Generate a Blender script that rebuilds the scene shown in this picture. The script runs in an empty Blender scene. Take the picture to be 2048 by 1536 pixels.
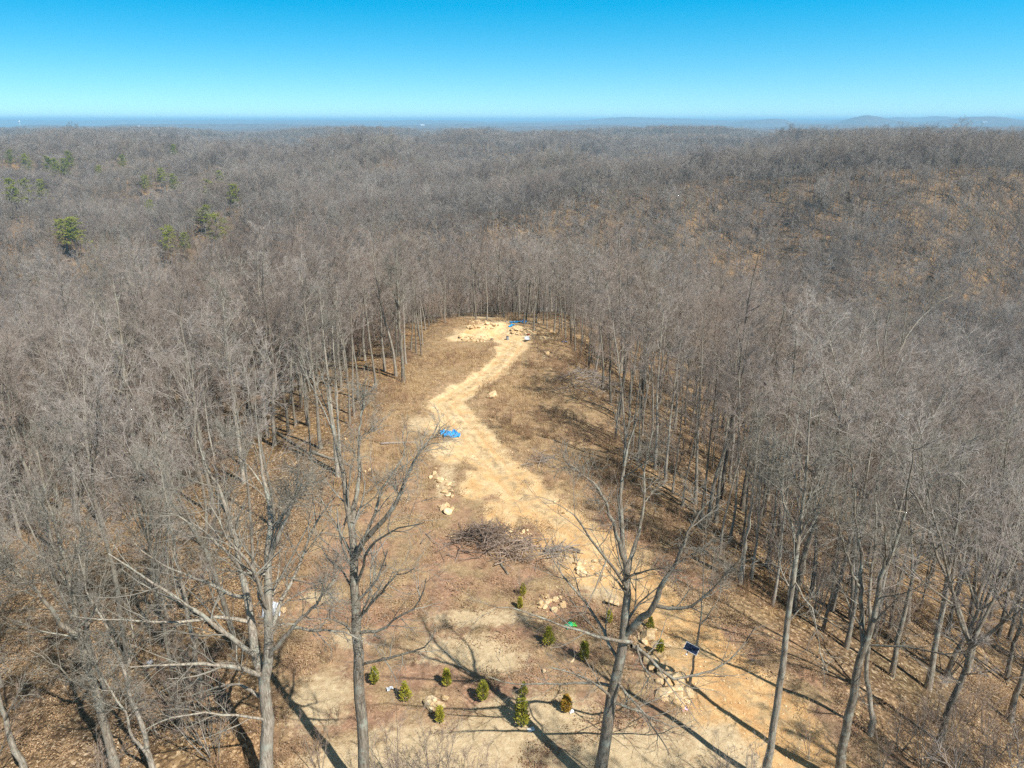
import bpy, math, random
import numpy as np
from mathutils import Vector, Matrix

# ------------------------------------------------------------------ camera, sky, sun, exposure
SC = bpy.context.scene
COL = SC.collection
CAMZ = 32.0
PITCH = math.radians(20.4)
FPX = 1420.0                                    # focal length in pixels of a 2048 wide picture
cam_data = bpy.data.cameras.new('camera')
cam_data.sensor_width = 36.0
cam_data.lens = FPX / 2048.0 * 36.0
cam_data.clip_start = 0.5
cam_data.clip_end = 80000.0
cam = bpy.data.objects.new('camera', cam_data)
COL.objects.link(cam)
cam.location = (0, 0, CAMZ)
cam.rotation_euler = (math.pi / 2 - PITCH, 0, 0)
SC.camera = cam

SUN_EL, SUN_AZ = math.radians(50), math.radians(137)      # azimuth clockwise from +Y
world = bpy.data.worlds.new('World')
SC.world = world
world.use_nodes = True
wn, wl = world.node_tree.nodes, world.node_tree.links
wn.clear()
w_out = wn.new('ShaderNodeOutputWorld')
w_bg = wn.new('ShaderNodeBackground')
w_sky = wn.new('ShaderNodeTexSky')
w_sky.sky_type = 'NISHITA'
w_sky.sun_disc = False
w_sky.sun_elevation = SUN_EL
w_sky.sun_rotation = SUN_AZ
w_sky.altitude = 300
w_sky.air_density = 2.0
w_sky.dust_density = 0.3
w_sky.ozone_density = 1.0
w_tc = wn.new('ShaderNodeTexCoord')
w_map = wn.new('ShaderNodeMapping')
w_map.inputs['Location'].default_value = (0, 0, 0.235)
w_map.inputs['Scale'].default_value = (1, 1, 2.2)
w_hsv = wn.new('ShaderNodeHueSaturation')
w_hsv.inputs['Hue'].default_value = 0.487
w_hsv.inputs['Value'].default_value = 1.0
w_bg.inputs['Strength'].default_value = 0.14
# a clear sky deepens from the horizon to the zenith
w_sep = wn.new('ShaderNodeSeparateXYZ')
w_rng = wn.new('ShaderNodeMapRange')
w_rng.interpolation_type = 'SMOOTHSTEP'
for i_, q_ in enumerate((0.12, 0.7, 1.0, 0.22)):
    w_rng.inputs[i_ + 1].default_value = q_
w_sat = wn.new('ShaderNodeFloatCurve')
cv_ = w_sat.mapping.curves[0]
cv_.points[0].location = (0.0, 0.58)
cv_.points[1].location = (1.0, 0.50)
cv_.points.new(0.13, 0.93)
cv_.points.new(0.5, 0.52)
w_sat.mapping.update()
w_dbl = wn.new('ShaderNodeMath')
w_dbl.operation = 'MULTIPLY'
w_dbl.inputs[1].default_value = 2.0
w_mul = wn.new('ShaderNodeVectorMath')
w_mul.operation = 'SCALE'
wl.new(w_tc.outputs['Generated'], w_map.inputs['Vector'])
wl.new(w_tc.outputs['Generated'], w_sep.inputs[0])
wl.new(w_sep.outputs['Z'], w_rng.inputs[0])
wl.new(w_sep.outputs['Z'], w_sat.inputs['Value'])
wl.new(w_sat.outputs[0], w_dbl.inputs[0])
wl.new(w_dbl.outputs[0], w_hsv.inputs['Saturation'])
wl.new(w_map.outputs['Vector'], w_sky.inputs['Vector'])
wl.new(w_sky.outputs['Color'], w_hsv.inputs['Color'])
wl.new(w_hsv.outputs['Color'], w_mul.inputs[0])
wl.new(w_rng.outputs[0], w_mul.inputs['Scale'])
wl.new(w_mul.outputs[0], w_bg.inputs['Color'])
wl.new(w_bg.outputs['Background'], w_out.inputs['Surface'])

sun_data = bpy.data.lights.new('sun', 'SUN')
sun_data.energy = 4.6
sun_data.angle = math.radians(0.53)
sun_data.color = (1.0, 0.95, 0.87)
sun = bpy.data.objects.new('sun', sun_data)
COL.objects.link(sun)
sd = Vector((math.sin(SUN_AZ) * math.cos(SUN_EL), math.cos(SUN_AZ) * math.cos(SUN_EL), math.sin(SUN_EL)))
sun.rotation_euler = sd.to_track_quat('Z', 'Y').to_euler()
sun.location = (60, -60, 120)

SC.view_settings.view_transform = 'Standard'
SC.view_settings.look = 'None'
SC.view_settings.exposure = 0.66
SC.view_settings.gamma = 1.0
SC.view_settings.use_curve_mapping = False
SC.render.engine = 'CYCLES'
cy = SC.cycles
cy.max_bounces = 5
cy.diffuse_bounces = 2
cy.glossy_bounces = 2
cy.transmission_bounces = 2
cy.volume_bounces = 1
cy.transparent_max_bounces = 4
cy.use_denoising = False
cy.use_adaptive_sampling = True
cy.adaptive_threshold = 0.015
SC.render.film_transparent = False

# ------------------------------------------------------------------ numbers: noise, terrain, pixel rays
RNG = np.random.default_rng(7)
random.seed(7)
CP, SP = math.cos(PITCH), math.sin(PITCH)


def _hash(ix, iy, seed):
    h = (ix.astype(np.int64) * 374761393 + iy.astype(np.int64) * 668265263 + seed * 1442695041) & 0x7fffffff
    h = ((h ^ (h >> 13)) * 1274126177) & 0x7fffffff
    h = ((h ^ (h >> 16)) * 1911520717) & 0x7fffffff
    return (h & 0xffff) / 65535.0 * 2 - 1


def vnoise(x, y, seed=0):
    x = np.asarray(x, float); y = np.asarray(y, float)
    ix, iy = np.floor(x), np.floor(y)
    fx, fy = x - ix, y - iy
    ux, uy = fx * fx * fx * (fx * (fx * 6 - 15) + 10), fy * fy * fy * (fy * (fy * 6 - 15) + 10)
    a, b = _hash(ix, iy, seed), _hash(ix + 1, iy, seed)
    c, d = _hash(ix, iy + 1, seed), _hash(ix + 1, iy + 1, seed)
    return (a + (b - a) * ux) * (1 - uy) + (c + (d - c) * ux) * uy


def fbm(x, y, seed=0, octv=4):
    s, a, f, n = 0, 1.0, 1.0, 0
    for k in range(octv):
        s = s + a * vnoise(x * f + 17.3 * k, y * f - 9.1 * k, seed + k)
        n += a; a *= 0.5; f *= 2.03
    return s / n


def smooth(a, b, x):
    t = np.clip((x - a) / (b - a), 0, 1)
    return t * t * (3 - 2 * t)


def ray(u, v):
    dy = (v - 768.0) / FPX
    return (u - 1024.0) / FPX, CP - dy * SP, SP + dy * CP      # x, forward, down


def flat(u, v, z=0.0):
    x, f, d = ray(u, v)
    t = (CAMZ - z) / d
    return np.array([x * t, f * t])


def project(p):
    p = np.asarray(p, float)
    x, y, z = p[..., 0], p[..., 1], CAMZ - p[..., 2]
    depth = np.maximum(y * CP + z * SP, 1e-3)
    return 1024 + FPX * x / depth, 768 + FPX * (z * CP - y * SP) / depth


TRACK_PX = [(1700, 1640, 2.5), (1580, 1470, 2.6), (1455, 1350, 2.5), (1345, 1240, 2.3), (1250, 1130, 2.3), (1150, 1060, 2.6), (1065, 1005, 2.7), (1005, 945, 2.7), (960, 890, 2.6), (915, 838, 2.5), (890, 806, 2.3), (925, 780, 2.2), (975, 752, 2.3), (1004, 725, 2.1), (1020, 700, 2.4), (1035, 682, 2.6), (1010, 670, 3.2)]
TRACK = np.array([[*flat(u, v), w] for u, v, w in TRACK_PX])
CLEAR_PX = [(1108, 655), (1135, 690), (1165, 745), (1195, 800), (1215, 860), (1235, 930), (1290, 1000), (1380, 1100), (1480, 1200), (1600, 1290), (1720, 1400), (1850, 1560), (2000, 1900), (500, 1900), (545, 1560), (545, 1400), (530, 1250), (560, 1130), (610, 1040), (665, 975), (690, 900), (735, 830), (780, 785), (835, 735), (850, 690), (880, 650), (940, 630), (1040, 628)]
CLEAR = np.array([flat(u, v) for u, v in CLEAR_PX])


def seg_dist(px, py, poly, closed=False):
    """distance to a polyline and the interpolated third column"""
    best = np.full(np.shape(px), 1e9); val = np.zeros(np.shape(px))
    n = len(poly)
    for i in range(n if closed else n - 1):
        a, b = poly[i], poly[(i + 1) % n]
        dx, dy = b[0] - a[0], b[1] - a[1]
        t = np.clip(((px - a[0]) * dx + (py - a[1]) * dy) / (dx * dx + dy * dy), 0, 1)
        d = np.hypot(px - a[0] - t * dx, py - a[1] - t * dy)
        m = d < best
        best = np.where(m, d, best)
        if len(a) > 2:
            val = np.where(m, a[2] + (b[2] - a[2]) * t, val)
    return best, val


def inside(px, py, poly):
    r = np.zeros(np.shape(px), bool)
    n = len(poly)
    for i in range(n):
        x0, y0 = poly[i]; x1, y1 = poly[(i + 1) % n]
        c = ((y0 > py) != (y1 > py)) & (px < (x1 - x0) * (py - y0) / (y1 - y0 + 1e-12) + x0)
        r ^= c
    return r


def clear_signed(x, y):
    """metres inside (positive) or outside the open ground on the ridge"""
    d, _ = seg_dist(x, y, CLEAR, True)
    return np.where(inside(x, y, CLEAR), d, -d)


def bump(x, y, cx, cy_, sx, sy, h):
    return h * np.exp(-(((x - cx) / sx) ** 2 + ((y - cy_) / sy) ** 2))


MOUNDS = [(925, 674, 2.6, 1.3, 0.9), (960, 655, 4.5, 1.4, 0.9), (1005, 651, 3.4, 1.4, 0.7), (1035, 662, 1.8, 1.6, 1.1), (990, 668, 1.8, 1.5, -0.25)]
MOUNDS = [(*flat(u, v), a, b, h) for u, v, a, b, h in MOUNDS]

_RR = np.log([1, 120, 260, 420, 700, 1000, 1500, 2500, 4000, 7000, 12000, 20000, 60000])
_MEAN = np.array([-40, -52, -74, -72, -62, -58, -54, -46, -48, -64, -56, 10, 4.0])
_AMP = np.array([2, 5, 9, 15, 24, 29, 31, 32, 38, 52, 56, 34, 10.0])


def height(x, y):
    x = np.asarray(x, float); y = np.asarray(y, float)
    r = np.maximum(np.hypot(x, y), 1.0)
    lr = np.log(r)
    mean, amp = np.interp(lr, _RR, _MEAN), np.interp(lr, _RR, _AMP)
    wav = np.interp(lr, _RR, [260, 260, 270, 280, 300, 340, 420, 560, 800, 1300, 2400, 4200, 9000])
    # a fixed wavelength inside each of three bands, blended by distance, keeps the hills round
    n = 0
    wsum = 0
    for wl_, seed in ((270, 3), (520, 11), (1400, 23), (3600, 31)):
        w = np.exp(-((np.log(wav) - math.log(wl_)) / 0.45) ** 2)
        n = n + w * fbm(x / wl_ + 3.7, y / wl_ + 1.9, seed, 3)
        wsum = wsum + w
    n = n / wsum
    far = mean + amp * 1.7 * n
    far = far + bump(x, y, 450, 620, 170, 150, 8) + bump(x, y, 620, 1050, 420, 260, 14) + bump(x, y, 150, 300, 130, 110, -14)
    far = far + bump(x, y, -620, 1250, 500, 320, 16) + bump(x, y, -250, 620, 260, 130, 8) + bump(x, y, 60, 420, 120, 90, -8)
    band = smooth(330, 480, r) * smooth(5200, 3000, r)
    wx, wy = x + 60 * vnoise(x / 180, y / 180, 5), y + 60 * vnoise(x / 180 + 9, y / 180, 6)
    far = far + band * (42 * (0.33 - np.abs(vnoise(wx / 310, wy / 310, 13))) + 18 * (0.33 - np.abs(vnoise(wx / 140, wy / 140, 14))))
    for ax, ay, bx, by, w, h in ((300, 560, 1100, 860, 80, 34), (70, 560, 300, 560, 65, 34), (60, 800, 900, 1120, 100, 38), (-1000, 820, -60, 980, 130, 30), (-420, 520, -900, 640, 90, 24), (-60, 520, -420, 520, 60, 14), (-700, 1500, 800, 1650, 170, 34), (300, 1250, 1500, 1500, 150, 30), (-1800, 2300, 1800, 2500, 240, 30)):
        dx, dy = bx - ax, by - ay
        t = np.clip(((x - ax) * dx + (y - ay) * dy) / (dx * dx + dy * dy), 0, 1)
        wob = 40 * vnoise(t * 5 + ax, ay * 0.01, 77)
        far = far + h * np.exp(-(np.hypot(x - ax - t * dx, y - ay - t * dy + wob) / w) ** 2)
    # the middle distance stays below the blue hills behind it
    cap = np.interp(lr, _RR, [40, 40, 0, -4, -6, -6, -4, -9, -22, -36, 0, 30, 30]) + np.where(x > 0, np.clip(x / r, 0, 1) * 12, 0) * smooth(5000, 3000, r)
    far = np.where(r > 300, cap - 6 * np.log1p(np.exp(np.clip((cap - far) / 6, -30, 30))), far)
    far = far + smooth(3600, 5200, r) * smooth(26000, 14000, r) * 50 * (0.3 - np.abs(vnoise(x / 950 + 0.3 * vnoise(x / 400, y / 400, 3), y / 950, 16)))
    # far hills that stand against the sky
    far = far + bump(x, y, 5350, 8600, 520, 400, 104) * (1 + 0.25 * fbm(x / 500, y / 500, 88, 2)) + bump(x, y, 7000, 8800, 700, 500, 112) + bump(x, y, 4150, 9000, 330, 400, 98) + bump(x, y, 3200, 9600, 380, 400, 84) + bump(x, y, 6400, 12500, 1900, 700, 84) + bump(x, y, 2300, 12500, 1500, 700, 62) + bump(x, y, 4500, 15000, 900, 900, 30) + bump(x, y, 2500, 14000, 1200, 900, 20) + bump(x, y, -2500, 13000, 3500, 1200, 22)
    # the ridge that carries the track
    yk = [-200, 0, 26, 45, 70, 95, 112, 150, 260]
    xc = np.interp(y, yk, [4, 3, 2, 1, -3, -4, -1, 2, 0])
    top = np.interp(y, [-300, -60, 95, 120, 142, 178, 235, 330], [-30, 0, 0, -0.5, -5, -25, -58, -88])
    wr = np.interp(y, yk, [16, 16, 15, 14, 13, 11, 8, 6, 6])
    wl2 = np.interp(y, yk, [22, 22, 20, 17, 13, 11, 9, 7, 7])
    d = x - xc
    sr, sl = np.maximum(d - wr, 0), np.maximum(-d - wl2, 0)
    drop = np.where(d > 0, 0.46 * sr * sr / (sr + 6), 0.34 * sl * sl / (sl + 16))
    ridge = top - drop + 0.5 * fbm(x / 16, y / 16, 41, 3) * smooth(0, 12, np.abs(d))
    k = 7.0
    m = np.maximum(ridge, far)
    z = m + k * np.log1p(np.exp(-np.abs(ridge - far) / k)) * np.where(np.abs(d) < 60, smooth(10, 60, np.abs(d)) , 1.0) * 0.6
    near = r < 160
    if np.any(near):
        add = 0.10 * fbm(x / 2.2, y / 2.2, 55, 3)
        for (mx, my, a, b, h) in MOUNDS:
            add = add + bump(x, y, mx, my, a, b, h) * (1 + 0.35 * fbm(x / 1.1, y / 1.1, 61, 2))
        td, tw = seg_dist(x, y, TRACK)
        q = td / np.maximum(tw, 1)
        add = add - 0.16 * np.exp(-q ** 4) + 0.10 * np.exp(-((q - 1.25) / 0.25) ** 2)
        add = add - 0.12 * np.exp(-((td - 0.9) / 0.25) ** 2)
        z = z + np.where(near, add, 0)
    return z


def H(x, y):
    return float(height(np.array([x]), np.array([y]))[0])


def ground_at(u, v, tmax=4000.0):
    """the point of the terrain seen at a pixel of the photograph"""
    x, f, d = ray(u, v)
    t = np.geomspace(14, tmax, 260)
    for _ in range(3):
        under = CAMZ - d * t < height(x * t, f * t)
        i = int(np.argmax(under)) if under.any() else len(t) - 1
        t = np.linspace(t[max(i - 1, 0)], t[i], 40)
    hi = t[1]
    return np.array([x * hi, f * hi, H(x * hi, f * hi)])


# ------------------------------------------------------------------ material helpers
def new_mat(name, rough=0.9):
    m = bpy.data.materials.new(name)
    m.use_nodes = True
    b = m.node_tree.nodes['Principled BSDF']
    b.inputs['Roughness'].default_value = rough
    b.inputs['Specular IOR Level'].default_value = 0.25
    return m, m.node_tree.nodes, m.node_tree.links, b


def ramp(nodes, stops, interp='LINEAR'):
    r = nodes.new('ShaderNodeValToRGB')
    e = r.color_ramp.elements
    r.color_ramp.interpolation = interp
    while len(e) < len(stops):
        e.new(0.5)
    for el, (p, c) in zip(e, stops):
        el.position = p
        el.color = (*c, 1)
    return r


def mix(nodes, links, fac, a, b, mode='MIX'):
    n = nodes.new('ShaderNodeMix')
    n.data_type = 'RGBA'
    n.blend_type = mode
    for sock, val in ((n.inputs[0], fac), (n.inputs[6], a), (n.inputs[7], b)):
        if hasattr(val, 'is_linked') or isinstance(val, bpy.types.NodeSocket):
            links.new(val, sock)
        elif isinstance(val, tuple):
            sock.default_value = (*val, 1)
        else:
            sock.default_value = val
    return n.outputs[2]


def math_node(nodes, links, op, a, b=None, c=None):
    n = nodes.new('ShaderNodeMath')
    n.operation = op
    for i, val in enumerate((a, b, c)):
        if val is None:
            continue
        if isinstance(val, bpy.types.NodeSocket):
            links.new(val, n.inputs[i])
        else:
            n.inputs[i].default_value = val
    return n.outputs[0]


def noise(nodes, links, vec, scale, detail=3.0, rough=0.55):
    n = nodes.new('ShaderNodeTexNoise')
    n.inputs['Scale'].default_value = scale
    n.inputs['Detail'].default_value = detail
    n.inputs['Roughness'].default_value = rough
    if vec is not None:
        links.new(vec, n.inputs['Vector'])
    return n.outputs['Fac']


def map_range(nodes, links, v, a, b, c=0.0, d=1.0):
    n = nodes.new('ShaderNodeMapRange')
    links.new(v, n.inputs[0])
    for i, q in enumerate((a, b, c, d)):
        n.inputs[i + 1].default_value = q
    return n.outputs[0]


def flat_mat(name, col, var=0.25, scale=8.0, rough=0.85, spec=0.25):
    m, n, l, b = new_mat(name, rough)
    tc = n.new('ShaderNodeTexCoord')
    f = noise(n, l, tc.outputs['Object'], scale, 4)
    r = ramp(n, [(0.25, tuple(c * (1 - var) for c in col)), (0.75, tuple(min(c * (1 + var), 0.95) for c in col))])
    l.new(f, r.inputs[0])
    l.new(r.outputs[0], b.inputs['Base Color'])
    b.inputs['Specular IOR Level'].default_value = spec
    return m


def ground_material():
    m, n, l, b = new_mat('ridge_soil', 0.95)
    b.inputs['Specular IOR Level'].default_value = 0.1
    geo = n.new('ShaderNodeNewGeometry')
    P = geo.outputs['Position']
    at = n.new('ShaderNodeAttribute')
    at.attribute_name = 'mask'
    sep = n.new('ShaderNodeSeparateColor')
    l.new(at.outputs['Color'], sep.inputs[0])
    mt, ms, mc = sep.outputs[0], sep.outputs[1], sep.outputs[2]
    mf = at.outputs['Alpha']
    # leaf litter: one colour per small cell
    vor = n.new('ShaderNodeTexVoronoi')
    vor.inputs['Scale'].default_value = 6.5
    l.new(P, vor.inputs['Vector'])
    vs = n.new('ShaderNodeSeparateColor')
    l.new(vor.outputs['Color'], vs.inputs[0])
    litter = ramp(n, [(0.0, (0.095, 0.068, 0.045)), (0.3, (0.17, 0.122, 0.078)), (0.6, (0.25, 0.18, 0.112)), (0.85, (0.35, 0.262, 0.162)), (1.0, (0.58, 0.49, 0.37))])
    l.new(vs.outputs[0], litter.inputs[0])
    big = noise(n, l, P, 0.09, 4)
    hue = ramp(n, [(0.28, (0.66, 0.68, 0.62)), (0.45, (0.95, 0.90, 0.86)), (0.58, (1.08, 1.0, 0.84)), (0.72, (1.15, 0.92, 0.70))])
    l.new(big, hue.inputs[0])
    litter_c = mix(n, l, 1.0, litter.outputs[0], hue.outputs[0], 'MULTIPLY')
    mid = noise(n, l, P, 1.3, 8, 0.82)
    midr = ramp(n, [(0.32, (0.42, 0.38, 0.36)), (0.5, (0.9, 0.86, 0.82)), (0.68, (1.35, 1.3, 1.2))])
    l.new(mid, midr.inputs[0])
    litter_c = mix(n, l, 1.0, litter_c, midr.outputs[0], 'MULTIPLY')
    # open ground: short dry grass and reddish leaves
    fine = noise(n, l, P, 9.0, 5, 0.7)
    grass = ramp(n, [(0.3, (0.20, 0.142, 0.082)), (0.5, (0.36, 0.265, 0.155)), (0.72, (0.54, 0.42, 0.26))])
    l.new(fine, grass.inputs[0])
    patch = noise(n, l, P, 0.28, 5, 0.6)
    pr = map_range(n, l, patch, 0.42, 0.58)
    pxyz = n.new('ShaderNodeSeparateXYZ')
    l.new(P, pxyz.inputs[0])
    pr = math_node(n, l, 'MULTIPLY', pr, map_range(n, l, pxyz.outputs[1], 50.0, 66.0, 1.0, 0.3))
    red = mix(n, l, 0.75, litter.outputs[0], (0.40, 0.245, 0.165))
    open_c = mix(n, l, pr, grass.outputs[0], red)
    open_c = mix(n, l, 0.9, open_c, midr.outputs[0], 'MULTIPLY')
    base = mix(n, l, mc, litter_c, open_c)
    # bare pale soil patches
    edge = noise(n, l, P, 1.6, 6, 0.7)
    e2 = math_node(n, l, 'MULTIPLY_ADD', edge, 1.5, -0.75)
    sand = ramp(n, [(0.25, (0.36, 0.26, 0.15)), (0.55, (0.54, 0.42, 0.26)), (0.8, (0.66, 0.54, 0.37))])
    l.new(noise(n, l, P, 2.4, 7, 0.7), sand.inputs[0])
    sfac = map_range(n, l, math_node(n, l, 'ADD', ms, e2), 0.5, 0.8)
    base = mix(n, l, sfac, base, sand.outputs[0])
    # the dirt track: yellow to orange clay with stones and thin weedy streaks
    clay = ramp(n, [(0.26, (0.45, 0.245, 0.10)), (0.42, (0.64, 0.41, 0.19)), (0.56, (0.72, 0.54, 0.31)), (0.8, (0.80, 0.67, 0.48))])
    cn = math_node(n, l, 'ADD', math_node(n, l, 'MULTIPLY', noise(n, l, P, 0.5, 4, 0.6), 0.6), math_node(n, l, 'MULTIPLY', noise(n, l, P, 5.0, 6, 0.75), 0.42))
    sxyz = n.new('ShaderNodeSeparateXYZ')
    l.new(P, sxyz.inputs[0])
    cn = math_node(n, l, 'ADD', cn, map_range(n, l, sxyz.outputs[1], 38.0, 70.0, -0.12, 0.02))
    l.new(cn, clay.inputs[0])
    weed = mix(n, l, map_range(n, l, noise(n, l, P, 1.1, 6, 0.7), 0.47, 0.62, 0, 0.75), clay.outputs[0], (0.40, 0.30, 0.175))
    ln = n.new('ShaderNodeAttribute')
    ln.attribute_name = 'lane'
    lnn = math_node(n, l, 'ADD', ln.outputs['Fac'], math_node(n, l, 'MULTIPLY_ADD', noise(n, l, P, 0.7, 4, 0.6), 1.2, -0.6))
    strip = math_node(n, l, 'MULTIPLY', map_range(n, l, lnn, 0.15, 0.5, 0.85, 0.0), map_range(n, l, noise(n, l, P, 1.7, 6, 0.75), 0.42, 0.6))
    weed = mix(n, l, strip, weed, (0.30, 0.225, 0.13))
    rutd = math_node(n, l, 'ABSOLUTE', math_node(n, l, 'SUBTRACT', lnn, 0.95))
    weed = mix(n, l, map_range(n, l, rutd, 0.05, 0.3, 0.45, 0.0), weed, (0.52, 0.30, 0.13))
    e3 = math_node(n, l, 'MULTIPLY_ADD', noise(n, l, P, 0.55, 9, 0.78), 2.3, -1.15)
    tfac = map_range(n, l, math_node(n, l, 'ADD', mt, e3), 0.34, 0.62, 0.0, 0.94)
    base = mix(n, l, tfac, base, weed)
    # pasture on a far hill
    base = mix(n, l, mf, (0.36, 0.27, 0.15), base)
    l.new(base, b.inputs['Base Color'])
    bp = n.new('ShaderNodeBump')
    bp.inputs['Strength'].default_value = 0.7
    bp.inputs['Distance'].default_value = 0.10
    hsum = math_node(n, l, 'ADD', noise(n, l, P, 7.0, 6, 0.75), math_node(n, l, 'MULTIPLY', vs.outputs[1], 0.25))
    l.new(hsum, bp.inputs['Height'])
    l.new(bp.outputs[0], b.inputs['Normal'])
    return m


def far_wood_material():
    """hills too far away to tell the trees apart"""
    m, n, l, b = new_mat('far_bare_woods', 1.0)
    b.inputs['Specular IOR Level'].default_value = 0.0
    geo = n.new('ShaderNodeNewGeometry')
    P = geo.outputs['Position']
    a = noise(n, l, P, 0.02, 6, 0.7)
    r = ramp(n, [(0.3, (0.105, 0.085, 0.075)), (0.5, (0.16, 0.13, 0.115)), (0.7, (0.22, 0.185, 0.155))])
    l.new(a, r.inputs[0])
    ev = map_range(n, l, noise(n, l, P, 0.004, 5, 0.7), 0.62, 0.68, 0, 0.6)
    c = mix(n, l, ev, r.outputs[0], (0.05, 0.07, 0.035))
    fld = map_range(n, l, noise(n, l, P, 0.0016, 4, 0.6), 0.70, 0.72, 0, 0.7)
    c = mix(n, l, fld, c, (0.40, 0.33, 0.20))
    l.new(c, b.inputs['Base Color'])
    bp = n.new('ShaderNodeBump')
    bp.inputs['Strength'].default_value = 1.0
    bp.inputs['Distance'].default_value = 12.0
    l.new(noise(n, l, P, 0.05, 4, 0.7), bp.inputs['Height'])
    l.new(bp.outputs[0], b.inputs['Normal'])
    return m


def bark_material(name, dark, mid, light, lichen=0.3):
    m, n, l, b = new_mat(name, 0.9)
    tc = n.new('ShaderNodeTexCoord')
    mp = n.new('ShaderNodeMapping')
    mp.inputs['Scale'].default_value = (1, 1, 0.16)
    l.new(tc.outputs['Object'], mp.inputs['Vector'])
    f = noise(n, l, mp.outputs[0], 11.0, 6, 0.75)
    r = ramp(n, [(0.30, dark), (0.5, mid), (0.72, light)])
    l.new(f, r.inputs[0])
    oi = n.new('ShaderNodeObjectInfo')
    v = ramp(n, [(0.0, (0.45, 0.42, 0.38)), (0.5, (0.82, 0.79, 0.74)), (1.0, (1.15, 1.13, 1.1))])
    l.new(oi.outputs['Random'], v.inputs[0])
    c = mix(n, l, 1.0, r.outputs[0], v.outputs[0], 'MULTIPLY')
    lf = map_range(n, l, noise(n, l, tc.outputs['Object'], 1.7, 5, 0.7), 0.50, 0.66, 0, lichen)
    c = mix(n, l, lf, c, (0.40, 0.43, 0.36))
    l.new(c, b.inputs['Base Color'])
    bp = n.new('ShaderNodeBump')
    bp.inputs['Strength'].default_value = 0.6
    bp.inputs['Distance'].default_value = 0.04
    l.new(f, bp.inputs['Height'])
    l.new(bp.outputs[0], b.inputs['Normal'])
    return m


def twig_material(name, stops):
    m, n, l, b = new_mat(name, 0.9)
    oi = n.new('ShaderNodeObjectInfo')
    r = ramp(n, stops)
    # neighbours of one kind stand together: half chance, half place
    pl = noise(n, l, oi.outputs['Location'], 0.011, 3, 0.6)
    pl2 = map_range(n, l, pl, 0.3, 0.7)
    s = math_node(n, l, 'ADD', math_node(n, l, 'MULTIPLY', oi.outputs['Random'], 0.55), math_node(n, l, 'MULTIPLY', pl2, 0.45))
    l.new(s, r.inputs[0])
    tc = n.new('ShaderNodeTexCoord')
    f = map_range(n, l, noise(n, l, tc.outputs['Object'], 1.3, 3), 0.3, 0.7, 0.75, 1.25)
    g = n.new('ShaderNodeCombineColor')
    for i in range(3):
        l.new(f, g.inputs[i])
    c = mix(n, l, 1.0, r.outputs[0], g.outputs[0], 'MULTIPLY')
    l.new(c, b.inputs['Base Color'])
    return m


def leaf_material(name, stops, rough=0.7):
    m, n, l, b = new_mat(name, rough)
    geo = n.new('ShaderNodeNewGeometry')
    oi = n.new('ShaderNodeObjectInfo')
    r = ramp(n, stops)
    s = math_node(n, l, 'ADD', math_node(n, l, 'MULTIPLY', geo.outputs['Random Per Island'], 0.7), math_node(n, l, 'MULTIPLY', oi.outputs['Random'], 0.3))
    l.new(s, r.inputs[0])
    l.new(r.outputs[0], b.inputs['Base Color'])
    return m


M_GROUND = ground_material()
M_FAR = far_wood_material()
M_BARK = bark_material('grey_bark', (0.11, 0.09, 0.072), (0.27, 0.24, 0.20), (0.45, 0.41, 0.35), 0.4)
M_BARK_HERO = bark_material('furrowed_bark', (0.07, 0.058, 0.046), (0.31, 0.27, 0.22), (0.60, 0.55, 0.47), 0.6)
M_TWIG = twig_material('bare_twigs', [(0.12, (0.16, 0.126, 0.106)), (0.3, (0.245, 0.208, 0.184)), (0.5, (0.39, 0.35, 0.31)), (0.7, (0.285, 0.212, 0.166)), (0.88, (0.305, 0.282, 0.22))])
M_TWIG_HERO = twig_material('lichened_twigs', [(0.2, (0.21, 0.19, 0.155)), (0.8, (0.32, 0.30, 0.25))])
M_BRUSH = twig_material('reddish_brush', [(0.1, (0.32, 0.225, 0.17)), (0.5, (0.36, 0.275, 0.215)), (0.9, (0.32, 0.285, 0.24))])
M_GRASS = leaf_material('dry_grass', [(0.0, (0.27, 0.17, 0.085)), (0.4, (0.43, 0.285, 0.145)), (0.75, (0.60, 0.42, 0.22)), (1.0, (0.68, 0.55, 0.34))])
M_WEED = leaf_material('dry_weed_stems', [(0.0, (0.25, 0.15, 0.09)), (0.5, (0.39, 0.24, 0.14)), (1.0, (0.50, 0.345, 0.21))])
M_LEAF = leaf_material('fallen_leaf', [(0.0, (0.19, 0.115, 0.065)), (0.35, (0.30, 0.19, 0.105)), (0.7, (0.42, 0.29, 0.165)), (0.92, (0.54, 0.42, 0.29)), (1.0, (0.70, 0.62, 0.52))])
M_CEDAR = leaf_material('young_cedar_green', [(0.0, (0.11, 0.13, 0.025)), (0.45, (0.27, 0.265, 0.035)), (0.8, (0.43, 0.36, 0.045)), (1.0, (0.54, 0.38, 0.05))])
M_CEDAR_O = leaf_material('young_cedar_amber', [(0.0, (0.14, 0.11, 0.02)), (0.4, (0.34, 0.21, 0.03)), (0.8, (0.40, 0.22, 0.025)), (1.0, (0.50, 0.27, 0.04))])
M_PINE = leaf_material('pine_needles', [(0.0, (0.12, 0.14, 0.025)), (0.5, (0.27, 0.29, 0.045)), (1.0, (0.42, 0.42, 0.08))])


# ------------------------------------------------------------------ object helpers
def tag(o, label=None, cat=None, group=None, kind=None):
    if label: o['label'] = label
    if cat: o['category'] = cat
    if group: o['group'] = group
    if kind: o['kind'] = kind
    return o


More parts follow.
